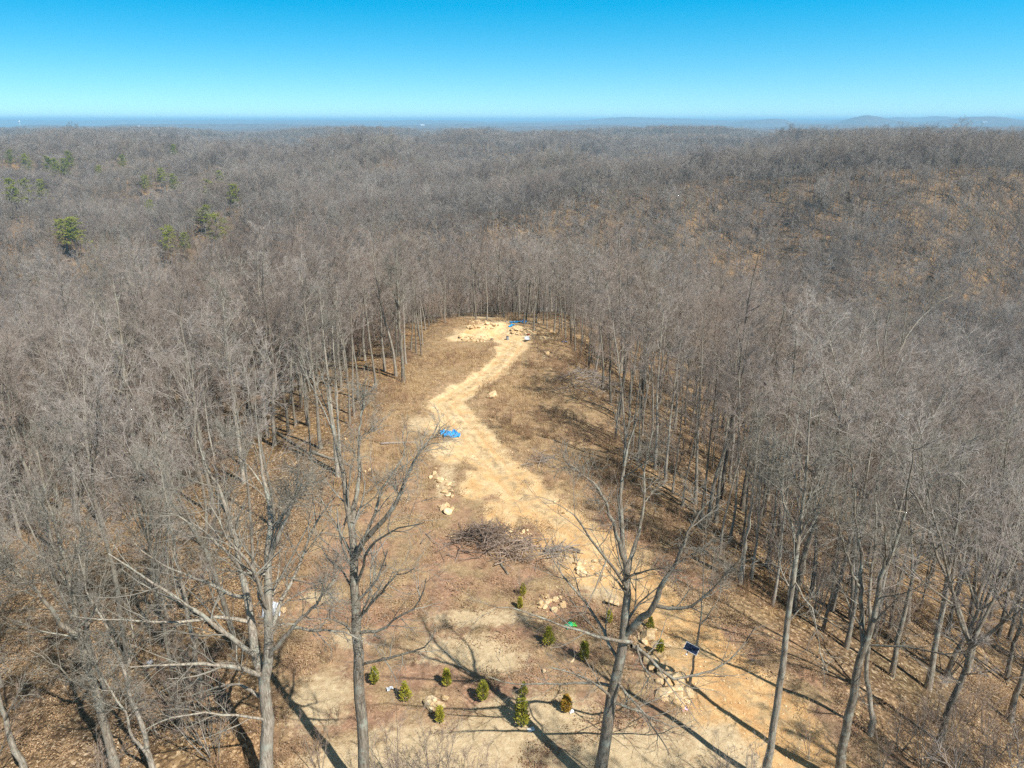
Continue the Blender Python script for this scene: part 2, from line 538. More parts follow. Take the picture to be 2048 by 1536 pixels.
def mesh_from(name, v, f, mats, mat_idx=None, shade=True):
    """v (n,3) array, f list of (m,k) index arrays"""
    me = bpy.data.meshes.new(name)
    v = np.asarray(v, np.float32)
    fs = [np.asarray(a, np.int32) for a in f if len(a)]
    sizes = np.concatenate([np.full(len(a), a.shape[1], np.int32) for a in fs])
    loops = np.concatenate([a.ravel() for a in fs])
    starts = np.concatenate([[0], np.cumsum(sizes)[:-1]]).astype(np.int32)
    me.vertices.add(len(v)); me.vertices.foreach_set('co', v.ravel())
    me.loops.add(len(loops)); me.loops.foreach_set('vertex_index', loops)
    me.polygons.add(len(sizes)); me.polygons.foreach_set('loop_start', starts)
    me.polygons.foreach_set('use_smooth', np.full(len(sizes), shade))
    for m in mats:
        me.materials.append(m)
    if mat_idx is not None:
        me.polygons.foreach_set('material_index', np.asarray(mat_idx, np.int32))
    me.update(calc_edges=True)
    return me


def obj(name, data, parent=None, loc=None, rot=None, scale=None):
    o = bpy.data.objects.new(name, data)
    COL.objects.link(o)
    if parent is not None: o.parent = parent
    if loc is not None: o.location = loc
    if rot is not None: o.rotation_euler = rot
    if scale is not None: o.scale = (scale,) * 3 if np.isscalar(scale) else scale
    return o


PROTO = {}


def scatter(name, pts, protos, pick, rot, scl, label, cat):
    """one object of uncountable copies, placed by geometry nodes"""
    coll = bpy.data.collections.new('source_' + name)
    for i, me in enumerate(protos):
        o = bpy.data.objects.new('source_%s_%02d' % (name, i), me)
        coll.objects.link(o)
    me = bpy.data.meshes.new(name)
    me.vertices.add(len(pts))
    me.vertices.foreach_set('co', np.asarray(pts, np.float32).ravel())
    a = me.attributes.new('pick', 'INT', 'POINT'); a.data.foreach_set('value', np.asarray(pick, np.int32))
    a = me.attributes.new('turn', 'FLOAT_VECTOR', 'POINT'); a.data.foreach_set('vector', np.asarray(rot, np.float32).ravel())
    a = me.attributes.new('size', 'FLOAT_VECTOR', 'POINT'); a.data.foreach_set('vector', np.asarray(scl, np.float32).ravel())
    o = obj(name, me)
    tag(o, label, cat, None, 'stuff')
    ng = bpy.data.node_groups.new('place_' + name, 'GeometryNodeTree')
    ng.interface.new_socket('Geometry', in_out='INPUT', socket_type='NodeSocketGeometry')
    ng.interface.new_socket('Geometry', in_out='OUTPUT', socket_type='NodeSocketGeometry')
    N, L = ng.nodes, ng.links
    gi, go = N.new('NodeGroupInput'), N.new('NodeGroupOutput')
    ci = N.new('GeometryNodeCollectionInfo')
    ci.inputs['Collection'].default_value = coll
    ci.inputs['Separate Children'].default_value = True
    ci.inputs['Reset Children'].default_value = True
    ip = N.new('GeometryNodeInstanceOnPoints')
    ip.inputs['Pick Instance'].default_value = True

    def named(nm, ty):
        q = N.new('GeometryNodeInputNamedAttribute'); q.data_type = ty
        q.inputs['Name'].default_value = nm
        return q.outputs[0]
    L.new(gi.outputs[0], ip.inputs['Points'])
    L.new(ci.outputs[0], ip.inputs['Instance'])
    L.new(named('pick', 'INT'), ip.inputs['Instance Index'])
    L.new(named('turn', 'FLOAT_VECTOR'), ip.inputs['Rotation'])
    L.new(named('size', 'FLOAT_VECTOR'), ip.inputs['Scale'])
    L.new(ip.outputs[0], go.inputs[0])
    md = o.modifiers.new('place', 'NODES')
    md.node_group = ng
    return o


# ------------------------------------------------------------------ the ground
SAND_PX = [(960, 1235, 5, 1.2), (930, 1300, 4.5, 2.0), (990, 1320, 3.0, 1.6), (640, 1190, 1.8, 1.0), (700, 1275, 1.6, 1.2), (640, 1400, 2.5, 3.0), (900, 1500, 7.5, 2.6), (1080, 1440, 5.0, 2.6), (1250, 1520, 6.0, 3.0), (1480, 1490, 5.0, 3.5), (720, 1530, 5, 2), (890, 960, 1.2, 4.5), (905, 905, 3.0, 3.5), (870, 850, 4.5, 3.5), (1160, 1130, 3, 2), (1330, 1290, 2.2, 3.5), (1140, 1100, 4.0, 2.2), (1220, 1170, 3, 2.5), (965, 668, 6.5, 4.5), (1040, 668, 3.5, 3.0), (930, 672, 3.2, 2.0), (1090, 672, 4.0, 1.5), (1095, 712, 1.2, 1.2), (1010, 640, 8, 1.6), (970, 625, 6, 2.5)]
SAND = [(*flat(u, v), a, b) for u, v, a, b in SAND_PX]


PAD = [(*flat(u, v), a, b) for u, v, a, b in ((975, 662, 6.0, 4.2), (925, 674, 2.6, 1.6), (1040, 663, 3.0, 2.6), (1000, 645, 4.0, 1.8), (882, 850, 2.8, 2.0), (905, 905, 2.4, 3.0), (955, 965, 1.8, 3.0), (1005, 1030, 1.9, 2.6), (1125, 1092, 4.2, 2.0), (1200, 1150, 3.0, 1.8), (1335, 1280, 2.0, 3.0), (1410, 1400, 2.4, 2.4))]


def masks(x, y):
    td, tw = seg_dist(x, y, TRACK)
    t = 1 - smooth(0.40, 1.35, td / np.maximum(tw, 0.5) + 0.25 * fbm(x / 2.5, y / 2.5, 15, 3))
    s = np.zeros_like(x)
    for cx, cy_, a, b in SAND:
        s = np.maximum(s, np.exp(-(((x - cx) / a) ** 2 + ((y - cy_) / b) ** 2) * 0.9))
    c = smooth(-2.5, 3.0, clear_signed(x, y))
    t = np.where(td < 40, t, 0)
    for u0, v0, a, b in PAD:
        t = np.maximum(t, 0.9 * smooth(1.35, 0.5, np.hypot((x - u0) / a, (y - v0) / b) + 0.45 * fbm(x / 2.0, y / 2.0, 19, 3)))
    return t, s, c


def build_ground():
    radii = [0.5]
    while radii[-1] < 3600:
        r = radii[-1]
        k = 0.010 if r < 170 else 0.018
        radii.append(r + max(r * k, 0.22))
    R = np.array(radii)
    fine = np.linspace(-52, 52, 417)
    rest = np.linspace(52, 308, 65)[1:-1]
    A = np.radians(np.concatenate([fine, rest]))
    na, nr = len(A), len(R)
    rr, aa = np.meshgrid(R, A, indexing='ij')
    x, y = rr * np.sin(aa), rr * np.cos(aa)
    z = height(x, y)
    v = np.stack([x, y, z], -1).reshape(-1, 3)
    i = np.arange(nr - 1)[:, None] * na; j = np.arange(na)[None, :]; jn = (j + 1) % na
    q = np.stack([i + j, i + jn, i + na + jn, i + na + j], -1).reshape(-1, 4)
    q = q[:, ::-1]
    near = rr.ravel() < 175
    mk = np.zeros((len(v), 4), np.float32); mk[:, 3] = 1
    t, s, c = masks(v[near, 0], v[near, 1])
    mk[near, 0], mk[near, 1], mk[near, 2] = t, s, c
    lane = np.full(len(v), 99.0, np.float32)
    lane[near] = seg_dist(v[near, 0], v[near, 1], TRACK)[0]
    # pasture that shows as a pale bank on a far hill
    for u, vv, sx in ((568, 267, 90), (1330, 300, 25), (1640, 305, 30)):
        p = ground_at(u, vv, 3500)
        mk[:, 3] = np.minimum(mk[:, 3], 1 - np.exp(-(((v[:, 0] - p[0]) / sx) ** 2 + ((v[:, 1] - p[1]) / (sx * 0.7)) ** 2)))
    cen = (mk[q[:, 0]] + mk[q[:, 1]] + mk[q[:, 2]] + mk[q[:, 3]]) / 4
    is_t = cen[:, 0] > 0.5

    def emit(name, sel):
        qq = q[sel]
        used, inv = np.unique(qq, return_inverse=True)
        me = mesh_from(name, v[used], [inv.reshape(-1, 4)], [M_GROUND])
        ca = me.color_attributes.new('mask', 'FLOAT_COLOR', 'POINT')
        ca.data.foreach_set('color', mk[used].ravel())
        la = me.attributes.new('lane', 'FLOAT', 'POINT')
        la.data.foreach_set('value', lane[used])
        return obj(name, me)
    # the disc below the drone, closed so that the sheet has no hole
    g = emit('ground', ~is_t)
    tag(g, 'leaf strewn ridge and wooded hills under the trees', None, None, 'structure')
    d = emit('dirt_track', is_t)
    tag(d, 'yellow clay track winding along the ridge to the clearing', None, None, 'structure')
    # hills beyond, out to the horizon
    R2 = np.geomspace(R[-1], 60000, 230)
    A2 = np.radians(np.concatenate([np.linspace(-60, 60, 500), np.linspace(60, 300, 60)[1:-1]]))
    rr, aa = np.meshgrid(R2, A2, indexing='ij')
    x, y = rr * np.sin(aa), rr * np.cos(aa)
    z = height(x, y) + 13 * smooth(R[-1], R[-1] * 1.05, rr) + 3.5 * fbm(x / 60, y / 60, 71, 3) * smooth(R[-1], R[-1] * 1.1, rr)
    na, nr = len(A2), len(R2)
    v2 = np.stack([x, y, z], -1).reshape(-1, 3)
    i = np.arange(nr - 1)[:, None] * na; j = np.arange(na)[None, :]; jn = (j + 1) % na
    q2 = np.stack([i + j, i + jn, i + na + jn, i + na + j], -1).reshape(-1, 4)[:, ::-1]
    hl = obj('hills', mesh_from('hills', v2, [q2], [M_FAR]))
    tag(hl, 'blue hazy wooded hills along the horizon', None, None, 'structure')


build_ground()


# ------------------------------------------------------------------ growing trees
def unit(a):
    return a / np.maximum(np.linalg.norm(a, axis=-1, keepdims=True), 1e-9)


def grow(rng, start, d, length, r0, P, wob, up, tip):
    n = len(start)
    pts = np.zeros((n, P, 3)); pts[:, 0] = start
    d = unit(d)
    step = (length / (P - 1))[:, None]
    for i in range(P - 1):
        pts[:, i + 1] = pts[:, i] + d * step
        d = d + rng.normal(0, wob, (n, 3)); d[:, 2] += up
        d = unit(d)
    t = np.linspace(0, 1, P)[None, :]
    rad = r0[:, None] * (1 - t * (1 - tip))
    return pts, rad


def spawn(rng, pts, rad, n, t0, t1, ang, asd, lf, rr, rmin, lshape=0.55, lmin=0.15):
    N, P, _ = pts.shape
    t = t0 + (t1 - t0) * (np.arange(n)[None, :] + rng.random((N, n))) / n
    f = np.clip(t * (P - 1), 0, P - 1.001)
    i = f.astype(int); w = (f - i)[..., None]
    a = np.take_along_axis(pts, i[..., None].repeat(3, -1), 1)
    b = np.take_along_axis(pts, (i + 1)[..., None].repeat(3, -1), 1)
    pos = a + (b - a) * w
    tan = unit(b - a)
    rl = np.take_along_axis(rad, i, 1)
    plen = np.linalg.norm(np.diff(pts, axis=1), axis=-1).sum(1)[:, None]
    az = rng.random((N, 1)) * 6.283 + 2.4 * np.arange(n)[None, :] + rng.normal(0, 0.5, (N, n))
    ref = np.where(np.abs(tan[..., 2:3]) > 0.9, np.array([1.0, 0, 0]), np.array([0, 0, 1.0]))
    e1 = unit(np.cross(tan, ref)); e2 = np.cross(tan, e1)
    th = rng.normal(ang, asd, (N, n))[..., None]
    d = np.cos(th) * tan + np.sin(th) * (np.cos(az)[..., None] * e1 + np.sin(az)[..., None] * e2)
    ln = np.maximum(plen * lf * (1 - lshape * t) * rng.uniform(0.55, 1.25, (N, n)), lmin)
    r = np.maximum(rl * rr * rng.uniform(0.7, 1.1, (N, n)), rmin)
    return pos.reshape(-1, 3), d.reshape(-1, 3), ln.ravel(), r.ravel()


def tubes(parts):
    """[(pts (N,P,3), rad (N,P), sides)] -> one vertex array and one quad array"""
    V, F, base = [], [], 0
    for pts, rad, k in parts:
        N, P, _ = pts.shape
        if N == 0: continue
        tan = np.zeros_like(pts)
        tan[:, 1:-1] = pts[:, 2:] - pts[:, :-2]
        tan[:, 0] = pts[:, 1] - pts[:, 0]; tan[:, -1] = pts[:, -1] - pts[:, -2]
        tan = unit(tan)
        mean = unit(pts[:, -1] - pts[:, 0])[:, None, :]
        ref = np.where(np.abs(mean[..., 2:3]) > 0.8, np.array([1.0, 0.0, 0]), np.array([0, 0, 1.0]))
        e1 = unit(np.cross(tan, np.broadcast_to(ref, tan.shape))); e2 = np.cross(tan, e1)
        a = np.arange(k) * 2 * np.pi / k
        ring = pts[:, :, None, :] + rad[:, :, None, None] * (np.cos(a)[None, None, :, None] * e1[:, :, None, :] + np.sin(a)[None, None, :, None] * e2[:, :, None, :])
        V.append(ring.reshape(-1, 3))
        b = base + (np.arange(N) * P * k)[:, None, None] + (np.arange(P - 1) * k)[None, :, None]
        j = np.arange(k)[None, None, :]; jn = (j + 1) % k
        F.append(np.stack([b + j, b + jn, b + k + jn, b + k + j], -1).reshape(-1, 4))
        base += N * P * k
    return np.concatenate(V), np.concatenate(F)


def resample(pl, P):
    """smooth a hand placed polyline (points with radius) to P points"""
    pl = np.asarray(pl, float)
    s = np.concatenate([[0], np.cumsum(np.linalg.norm(np.diff(pl[:, :3], axis=0), axis=1))])
    n = len(pl)
    m = np.zeros_like(pl)
    m[1:-1] = (pl[2:] - pl[:-2]) / (s[2:] - s[:-2])[:, None]
    m[0] = (pl[1] - pl[0]) / (s[1] - s[0]); m[-1] = (pl[-1] - pl[-2]) / (s[-1] - s[-2])
    t = np.linspace(0, s[-1], P)
    i = np.clip(np.searchsorted(s, t, 'right') - 1, 0, n - 2)
    h = (s[i + 1] - s[i]); u = ((t - s[i]) / h)[:, None]; h = h[:, None]
    return (2 * u ** 3 - 3 * u ** 2 + 1) * pl[i] + (u ** 3 - 2 * u ** 2 + u) * h * m[i] + (-2 * u ** 3 + 3 * u ** 2) * pl[i + 1] + (u ** 3 - u ** 2) * h * m[i + 1]


def cat(a, b):
    return np.concatenate([a, b]) if len(b) else a


def forest_tree(seed, Ht, kind, detail):
    """returns (trunk verts, quads), (crown verts, quads); Ht metres; kind: pole, fork, spread; detail 0 fine, 1 mid, 2 far"""
    rng = np.random.default_rng(seed)
    r0 = Ht * rng.uniform(0.0050, 0.0088)
    ff = {'pole': 0.93, 'fork': rng.uniform(0.42, 0.6), 'spread': rng.uniform(0.36, 0.48)}[kind]
    lean = rng.normal(0, 0.025, 3); lean[2] = 1
    tp, tr = grow(rng, np.zeros((1, 3)), lean[None], np.array([Ht * ff]), np.array([r0]), 12, 0.035, 0.02, 0.16 if kind == 'pole' else 0.66)
    tr[:, 0] *= 1.45; tr[:, 1] *= 1.08
    tp[:, 0, 2] -= 0.6
    stems_p, stems_r = [], []
    if kind != 'pole':
        k = int(rng.integers(2, 4)) if kind == 'fork' else int(rng.integers(3, 5))
        az = rng.random() * 6.28 + np.arange(k) * 6.28 / k + rng.normal(0, 0.3, k)
        sp = rng.uniform(0.16, 0.34, k) if kind == 'fork' else rng.uniform(0.35, 0.6, k)
        dd = np.stack([np.sin(sp) * np.cos(az), np.sin(sp) * np.sin(az), np.cos(sp)], -1)
        st = np.repeat(tp[:, -2], k, 0)
        sl = Ht * (1 - ff) * rng.uniform(0.8, 1.08, k) / np.cos(sp * 0.7)
        lp, lr = grow(rng, st, dd, sl, tr[0, -2] * rng.uniform(0.62, 0.85, k), 12, 0.075, 0.035, 0.10)
    else:
        lp = np.zeros((0, 12, 3)); lr = np.zeros((0, 12))
    sp_all, sr_all = cat(tp, lp), cat(tr, lr)
    # limbs
    a = spawn(rng, tp, tr, 16 if kind == 'pole' else 4, 0.46 if kind == 'pole' else 0.55, 0.98, 0.85, 0.2, 0.26 if kind == 'pole' else 0.42, 0.42, 0.022, 0.62)
    if len(lp):
        c = spawn(rng, lp, lr, 8, 0.14, 0.97, 0.72, 0.2, 0.46, 0.5, 0.018, 0.5)
        a = tuple(cat(p, q) for p, q in zip(a, c))
    l1p, l1r = grow(rng, a[0], a[1], a[2], a[3], 7, 0.10, 0.075, 0.22)
    nb, nt, nf = {0: (6, 6, 5), 1: (7, 7, 0), 2: (6, 6, 0)}[detail]
    rm = {0: (0.012, 0.0075, 0.0055), 1: (0.016, 0.017, 0), 2: (0.022, 0.024, 0)}[detail]
    src = cat(l1p, lp[:, :, :][:, ::2][:, :7] if False else np.zeros((0, 7, 3))), cat(l1r, np.zeros((0, 7)))
    b = spawn(rng, src[0], src[1], nb, 0.2, 1.0, 0.62, 0.2, 0.50, 0.55, rm[0], 0.45)
    l2p, l2r = grow(rng, b[0], b[1], b[2], b[3], 5, 0.11, 0.07, 0.35)
    if len(lp):      # the leaders' own tips carry fine wood too
        e = spawn(rng, lp, lr, 8, 0.5, 1.0, 0.6, 0.2, 0.22, 0.4, rm[0], 0.4)
        e2p, e2r = grow(rng, e[0], e[1], e[2], e[3], 5, 0.11, 0.07, 0.35)
        l2p, l2r = cat(l2p, e2p), cat(l2r, e2r)
    c = spawn(rng, l2p, l2r, nt, 0.15, 1.0, 0.6, 0.22, 0.55, 0.6, rm[1], 0.35)
    l3p, l3r = grow(rng, c[0], c[1], c[2], c[3], 4 if detail == 0 else 3, 0.12, 0.07, 0.55)
    crown = [(l2p, l2r, 4 if detail == 0 else 3), (l3p, l3r, 3)]
    if nf:
        g = spawn(rng, l3p, l3r, nf, 0.15, 1.0, 0.55, 0.2, 0.6, 0.75, rm[2], 0.3)
        l4p, l4r = grow(rng, g[0], g[1], np.maximum(g[2], 0.25), g[3], 2, 0.1, 0.05, 0.7)
        crown.append((l4p, l4r, 3))
    k = (9, 6) if detail == 0 else (6, 4) if detail == 1 else (4, 3)
    trunk = [(tp, tr, k[0]), (l1p, l1r, k[1])]
    if len(lp): trunk.append((lp, lr, k[0]))
    return tubes(trunk), tubes(crown)


def sapling(seed, Ht, detail=0):
    rng = np.random.default_rng(seed)
    k = int(rng.integers(3, 7))
    az = rng.random(k) * 6.28; sp = rng.uniform(0.05, 0.42, k)
    dd = np.stack([np.sin(sp) * np.cos(az), np.sin(sp) * np.sin(az), np.cos(sp)], -1)
    st = np.stack([0.15 * np.cos(az), 0.15 * np.sin(az), np.full(k, -0.2)], -1)
    tp, tr = grow(rng, st, dd, Ht * rng.uniform(0.6, 1.0, k), np.full(k, Ht * 0.0065), 9, 0.05, 0.03, 0.2)
    a = spawn(rng, tp, tr, 9, 0.25, 1.0, 0.6, 0.18, 0.32, 0.5, 0.008, 0.5)
    p1, r1 = grow(rng, *a, 5, 0.09, 0.09, 0.4)
    b = spawn(rng, p1, r1, 6, 0.15, 1.0, 0.55, 0.2, 0.5, 0.7, 0.006, 0.4)
    p2, r2 = grow(rng, *b, 3, 0.1, 0.08, 0.6)
    c = spawn(rng, p2, r2, 4, 0.2, 1.0, 0.5, 0.2, 0.6, 0.8, 0.005, 0.3)
    p3, r3 = grow(rng, *c, 2, 0.1, 0.05, 0.7)
    return tubes([(tp, tr, 5)]), tubes([(p1, r1, 3), (p2, r2, 3), (p3, r3, 3)])


def joined(name, a, b, ma, mb):
    v = np.concatenate([a[0], b[0]])
    f = np.concatenate([a[1], b[1] + len(a[0])])
    return mesh_from(name, v, [f], [ma, mb], np.concatenate([np.zeros(len(a[1])), np.ones(len(b[1]))]))


KINDS = ['pole', 'fork', 'pole', 'fork', 'spread', 'fork', 'pole', 'fork', 'spread']
FINE, MIDP, FARP, JFINE = [], [], [], []
for i, kd in enumerate(KINDS):
    t, c = forest_tree(100 + i, 21.0, kd, 0)
    JFINE.append(joined('near_tree', (t[0] * (20 / 21), t[1]), (c[0] * (20 / 21), c[1]), M_BARK, M_TWIG) if i < 4 else None)
    FINE.append((mesh_from('bare_tree_trunk', t[0], [t[1]], [M_BARK]), mesh_from('bare_tree_crown', c[0], [c[1]], [M_TWIG]), kd))
    MIDP.append(joined('mid_tree', *forest_tree(200 + i, 20.0, kd, 1), M_BARK, M_TWIG))
    FARP.append(joined('far_tree', *forest_tree(300 + i, 20.0, kd, 2), M_BARK, M_TWIG))
SAPS = []
for i in range(4):
    t, c = sapling(400 + i, 5.5)
    SAPS.append((mesh_from('sapling_stems', t[0], [t[1]], [M_BARK]), mesh_from('sapling_twigs', c[0], [c[1]], [M_BRUSH]), joined('sapling', t, c, M_BARK, M_BRUSH)))


# ------------------------------------------------------------------ the big trees near the camera
ORD = ('first second third fourth fifth sixth seventh eighth ninth tenth eleventh twelfth thirteenth fourteenth fifteenth sixteenth seventeenth eighteenth nineteenth twentieth '
       'twenty-first twenty-second twenty-third twenty-fourth twenty-fifth twenty-sixth twenty-seventh twenty-eighth twenty-ninth thirtieth thirty-first thirty-second thirty-third thirty-fourth thirty-fifth thirty-sixth thirty-seventh thirty-eighth thirty-ninth fortieth').split()
ORD += ['forty-' + q_ for q_ in ORD[:9]] + ['fiftieth'] + ['fifty-' + q_ for q_ in ORD[:9]] + ['sixtieth'] + ['sixty-' + q_ for q_ in ORD[:9]]
TREES_TAKEN = []


def hero(label, base, stems, limbs, seed, extra=10, dens=1.0, crown_len=1.0, group=None):
    """stems and limbs: pixel polylines [(u, v, metres behind the trunk's plane)], with start and end radius in metres"""
    rng = np.random.default_rng(seed)
    b = ground_at(*base)
    y0 = b[1]

    def to3(p):
        x, f, d = ray(p[0], p[1])
        y = y0 + (p[2] if len(p) > 2 else 0)
        t = y / f
        return [x * t - b[0], y - b[1], CAMZ - d * t - b[2]]

    def lines(src, P):
        out_p, out_r = [], []
        for pl, ra, rb in src:
            q = [to3(p) for p in pl]
            L = len(q)
            q = [[*c, (ra + (rb - ra) * i / (L - 1)) * 0.80] for i, c in enumerate(q)]
            s = resample(q, P)
            s[1:, :3] += rng.normal(0, 0.035, (P - 1, 3))
            out_p.append(s[:, :3]); out_r.append(s[:, 3])
        return np.array(out_p).reshape(-1, P, 3), np.array(out_r).reshape(-1, P)
    sp, sr = lines(stems, 18)
    sr[0, 0] *= 1.4; sr[0, 1] *= 1.12; sp[0, 0, 2] -= 0.7
    lp, lr = lines(limbs, 10)
    a = spawn(rng, sp, sr, max(int(extra / len(sp)), 2), 0.45, 0.98, 0.75, 0.25, 0.26 * crown_len, 0.42, 0.02, 0.5)
    p1, r1 = grow(rng, *a, 10, 0.10, 0.055, 0.2)
    lp, lr = cat(p1, lp), cat(r1, lr)
    tips = spawn(rng, sp[:], sr[:], 8, 0.5, 1.0, 0.55, 0.2, 0.22 * crown_len, 0.4, 0.013, 0.25, 0.9)
    tp_, tr_ = grow(rng, *tips, 5, 0.1, 0.06, 0.35)
    nb = max(int(8 * dens), 4)
    c = spawn(rng, lp, lr, nb, 0.16, 1.0, 0.68, 0.25, 0.42 * crown_len, 0.5, 0.013, 0.3, 0.8)
    p2, r2 = grow(rng, *c, 5, 0.13, 0.05, 0.35)
    p2, r2 = cat(p2, tp_), cat(r2, tr_)
    e = spawn(rng, p2, r2, max(int(4.6 * dens), 3), 0.12, 1.0, 0.65, 0.25, 0.58, 0.6, 0.010, 0.2, 0.5)
    p3, r3 = grow(rng, *e, 4, 0.14, 0.04, 0.5)
    g = spawn(rng, p3, r3, 3, 0.2, 1.0, 0.6, 0.25, 0.62, 0.75, 0.0058, 0.2, 0.3)
    p4, r4 = grow(rng, *g, 3, 0.14, 0.03, 0.6)
    tv = tubes([(sp, sr, 10), (lp, lr, 6)]); cv = tubes([(p2, r2, 4), (p3, r3, 3), (p4, r4, 3)])
    root = obj('bare_tree', None, loc=tuple(b))
    tag(root, label, 'tree', group or 'large bare trees standing close to the camera')
    obj('trunk', mesh_from('hero_trunk', tv[0], [tv[1]], [M_BARK_HERO]), root)
    obj('crown', mesh_from('hero_crown', cv[0], [cv[1]], [M_TWIG_HERO]), root)
    TREES_TAKEN.append((b[0], b[1], 3.5))
    return root


hero('straight grey tree forking into upswept limbs, in front of the reddish leaf litter', (733, 1600),
     [([(733, 1600), (723, 1450), (716, 1300), (712, 1200), (708, 1116), (704, 1047), (691, 989, .5), (675, 892, .8), (662, 829, 1), (652, 765, 1)], .36, .03),
      ([(708, 1116), (718, 1100, -.3), (735, 1072, -.6), (781, 1024, -1), (809, 963, -1), (842, 902, -.6), (878, 847, 0)], .20, .025),
      ([(704, 1047), (709, 1010, .5), (714, 970, .8), (718, 918, 1), (722, 842, 1.2), (732, 780, 1.5)], .16, .02)],
     [([(730, 1078, -.6), (752, 1010, 0), (761, 981, .5), (800, 918, 1), (815, 860, 1.4)], .10, .02),
      ([(723, 1230), (763, 1184, -1), (786, 1154, -1.6), (826, 1137, -2.4)], .085, .02),
      ([(712, 1266), (756, 1262, -.6), (796, 1234, -1.2), (833, 1211, -1.6), (853, 1157, -2)], .10, .025),
      ([(722, 1330), (776, 1317, -.8), (823, 1304, -1.3), (856, 1287, -1.6), (870, 1262, -1.8)], .085, .02),
      ([(714, 1205), (690, 1150, 1.0), (660, 1120, 1.6), (640, 1090, 2)], .08, .02),
      ([(713, 1170), (742, 1090, -1.5), (790, 1060, -2.5), (850, 1045, -3.5)], .09, .02),
      ([(718, 1290), (690, 1250, -1.2), (660, 1235, -2.0), (628, 1238, -2.6)], .07, .018)], 501, 14, 1.0, .85)

hero('leaning grey tree with crooked low boughs beside the rock heap', (1186, 1578),
     [([(1186, 1578), (1203, 1534), (1216, 1441), (1230, 1357), (1246, 1291), (1251, 1241), (1255, 1184), (1253, 1157), (1246, 1110), (1242, 981, .5), (1254, 905, .8), (1272, 835, 1)], .42, .03),
      ([(1249, 1268), (1284, 1235, -.6), (1310, 1211, -1), (1318, 1177, -1.2), (1335, 1155, -1.4), (1354, 1121, -1.6), (1374, 1070, -1.8), (1400, 1027, -1.8), (1440, 985, -1.8)], .22, .025),
      ([(1246, 1116), (1227, 1045, -.5), (1189, 968, -.8), (1138, 928, -1)], .13, .02),
      ([(1253, 1157), (1264, 1110, .6), (1278, 1070, 1), (1288, 1006, 1.3), (1293, 918, 1.6), (1310, 850, 1.8)], .14, .02)],
     [([(1222, 1397), (1196, 1371, -1), (1150, 1347, -2), (1096, 1334, -3)], .10, .02),
      ([(1222, 1372), (1190, 1366, .8), (1116, 1367, 1.2), (1036, 1369, 1.4), (976, 1354, 1.6)], .11, .02),
      ([(1263, 1284, -.2), (1220, 1278, -1), (1183, 1271, -1.4), (1133, 1254, -1.8), (1050, 1224, -2.2), (990, 1214, -2.6)], .12, .02),
      ([(1233, 1357), (1256, 1391, -.8), (1283, 1417, -1.2), (1310, 1461, -1.6), (1336, 1501, -2)], .10, .025),
      ([(1226, 1405), (1276, 1421, 1), (1310, 1440, 1.8), (1350, 1454, 2.4), (1390, 1440, 3)], .09, .02),
      ([(1262, 1292, .3), (1284, 1300, 1), (1313, 1329, 1.2), (1339, 1355, 1.2), (1372, 1353, 1.2), (1411, 1347, 1.2), (1449, 1331, 1.2), (1483, 1297, 1.4), (1509, 1257, 1.8)], .13, .03),
      ([(1310, 1211, -1), (1362, 1216, -1.6), (1392, 1208, -2), (1417, 1187, -2.3), (1450, 1150, -2.6), (1483, 1114, -3)], .11, .02),
      ([(1256, 1180), (1225, 1130, -1.4), (1190, 1090, -2.2), (1160, 1040, -3), (1120, 1010, -3.4)], .10, .02),
      ([(1238, 1320), (1200, 1250, 1.0), (1160, 1190, 1.6), (1120, 1140, 2.2), (1085, 1070, 2.8)], .12, .02),
      ([(1275, 1290, .5), (1284, 1330, -.5), (1296, 1350, -.8), (1288, 1375, -1), (1270, 1395, -1.2)], .07, .02)], 502, 14, 1.0, .85)

hero('massive many-stemmed oak with long sideways boughs over the leaf litter', (532, 1585),
     [([(532, 1585), (533, 1500), (533, 1434), (531, 1357), (537, 1310), (537, 1224), (535, 1124), (545, 1032, .5), (532, 981, .8), (522, 920, 1), (515, 850, 1)], .44, .03),
      ([(532, 1385), (512, 1307, .5), (500, 1241, .8), (493, 1174, 1), (477, 1124, 1), (464, 1057, 1), (451, 1006, 1), (418, 943, 1), (395, 880, 1)], .30, .03),
      ([(536, 1318), (547, 1301, -.3), (583, 1257, -.8), (617, 1224, -1.2), (653, 1181, -1.5), (680, 1140, -1.5)], .16, .03),
      ([(535, 1124), (558, 1070, -.5), (575, 1030, -.6), (590, 980, -.6), (600, 930, -.4)], .15, .02)],
     [([(525, 1350), (467, 1334, -1.2), (417, 1331, -2), (350, 1327, -2.8), (260, 1334, -3.4)], .17, .03),
      ([(510, 1310), (467, 1284, -.8), (417, 1241, -1.4), (350, 1191, -2), (300, 1164, -2.5), (220, 1110, -3)], .17, .03),
      ([(500, 1244, .8), (433, 1234, .3), (350, 1244, -.5), (267, 1241, -1), (167, 1237, -1.4)], .13, .025),
      ([(495, 1195, 1), (450, 1184, 1.6), (400, 1161, 2.2), (317, 1124, 3), (262, 1080, 3.5)], .13, .025),
      ([(540, 1270), (567, 1190, 1), (587, 1157, 1.5), (627, 1057, 2), (654, 1014, 2.2), (679, 986, 2.4)], .14, .025),
      ([(484, 1140, 1), (440, 1090, 0), (390, 1050, -.8), (330, 1020, -1.5)], .12, .02),
      ([(527, 1400), (480, 1370, 1), (430, 1375, 1.8), (380, 1392, 2.5), (330, 1398, 3)], .11, .02),
      ([(585, 1255, -.8), (640, 1262, -1.4), (700, 1268, -2), (740, 1290, -2.4)], .09, .02),
      ([(533, 1440), (480, 1432, -1), (400, 1425, -1.6), (330, 1440, -2), (290, 1460, -2.2)], .09, .02),
      ([(537, 1220), (500, 1130, -1.5), (455, 1080, -2.2), (420, 1010, -2.6)], .12, .02)], 503, 22, 1.25, 1.0)

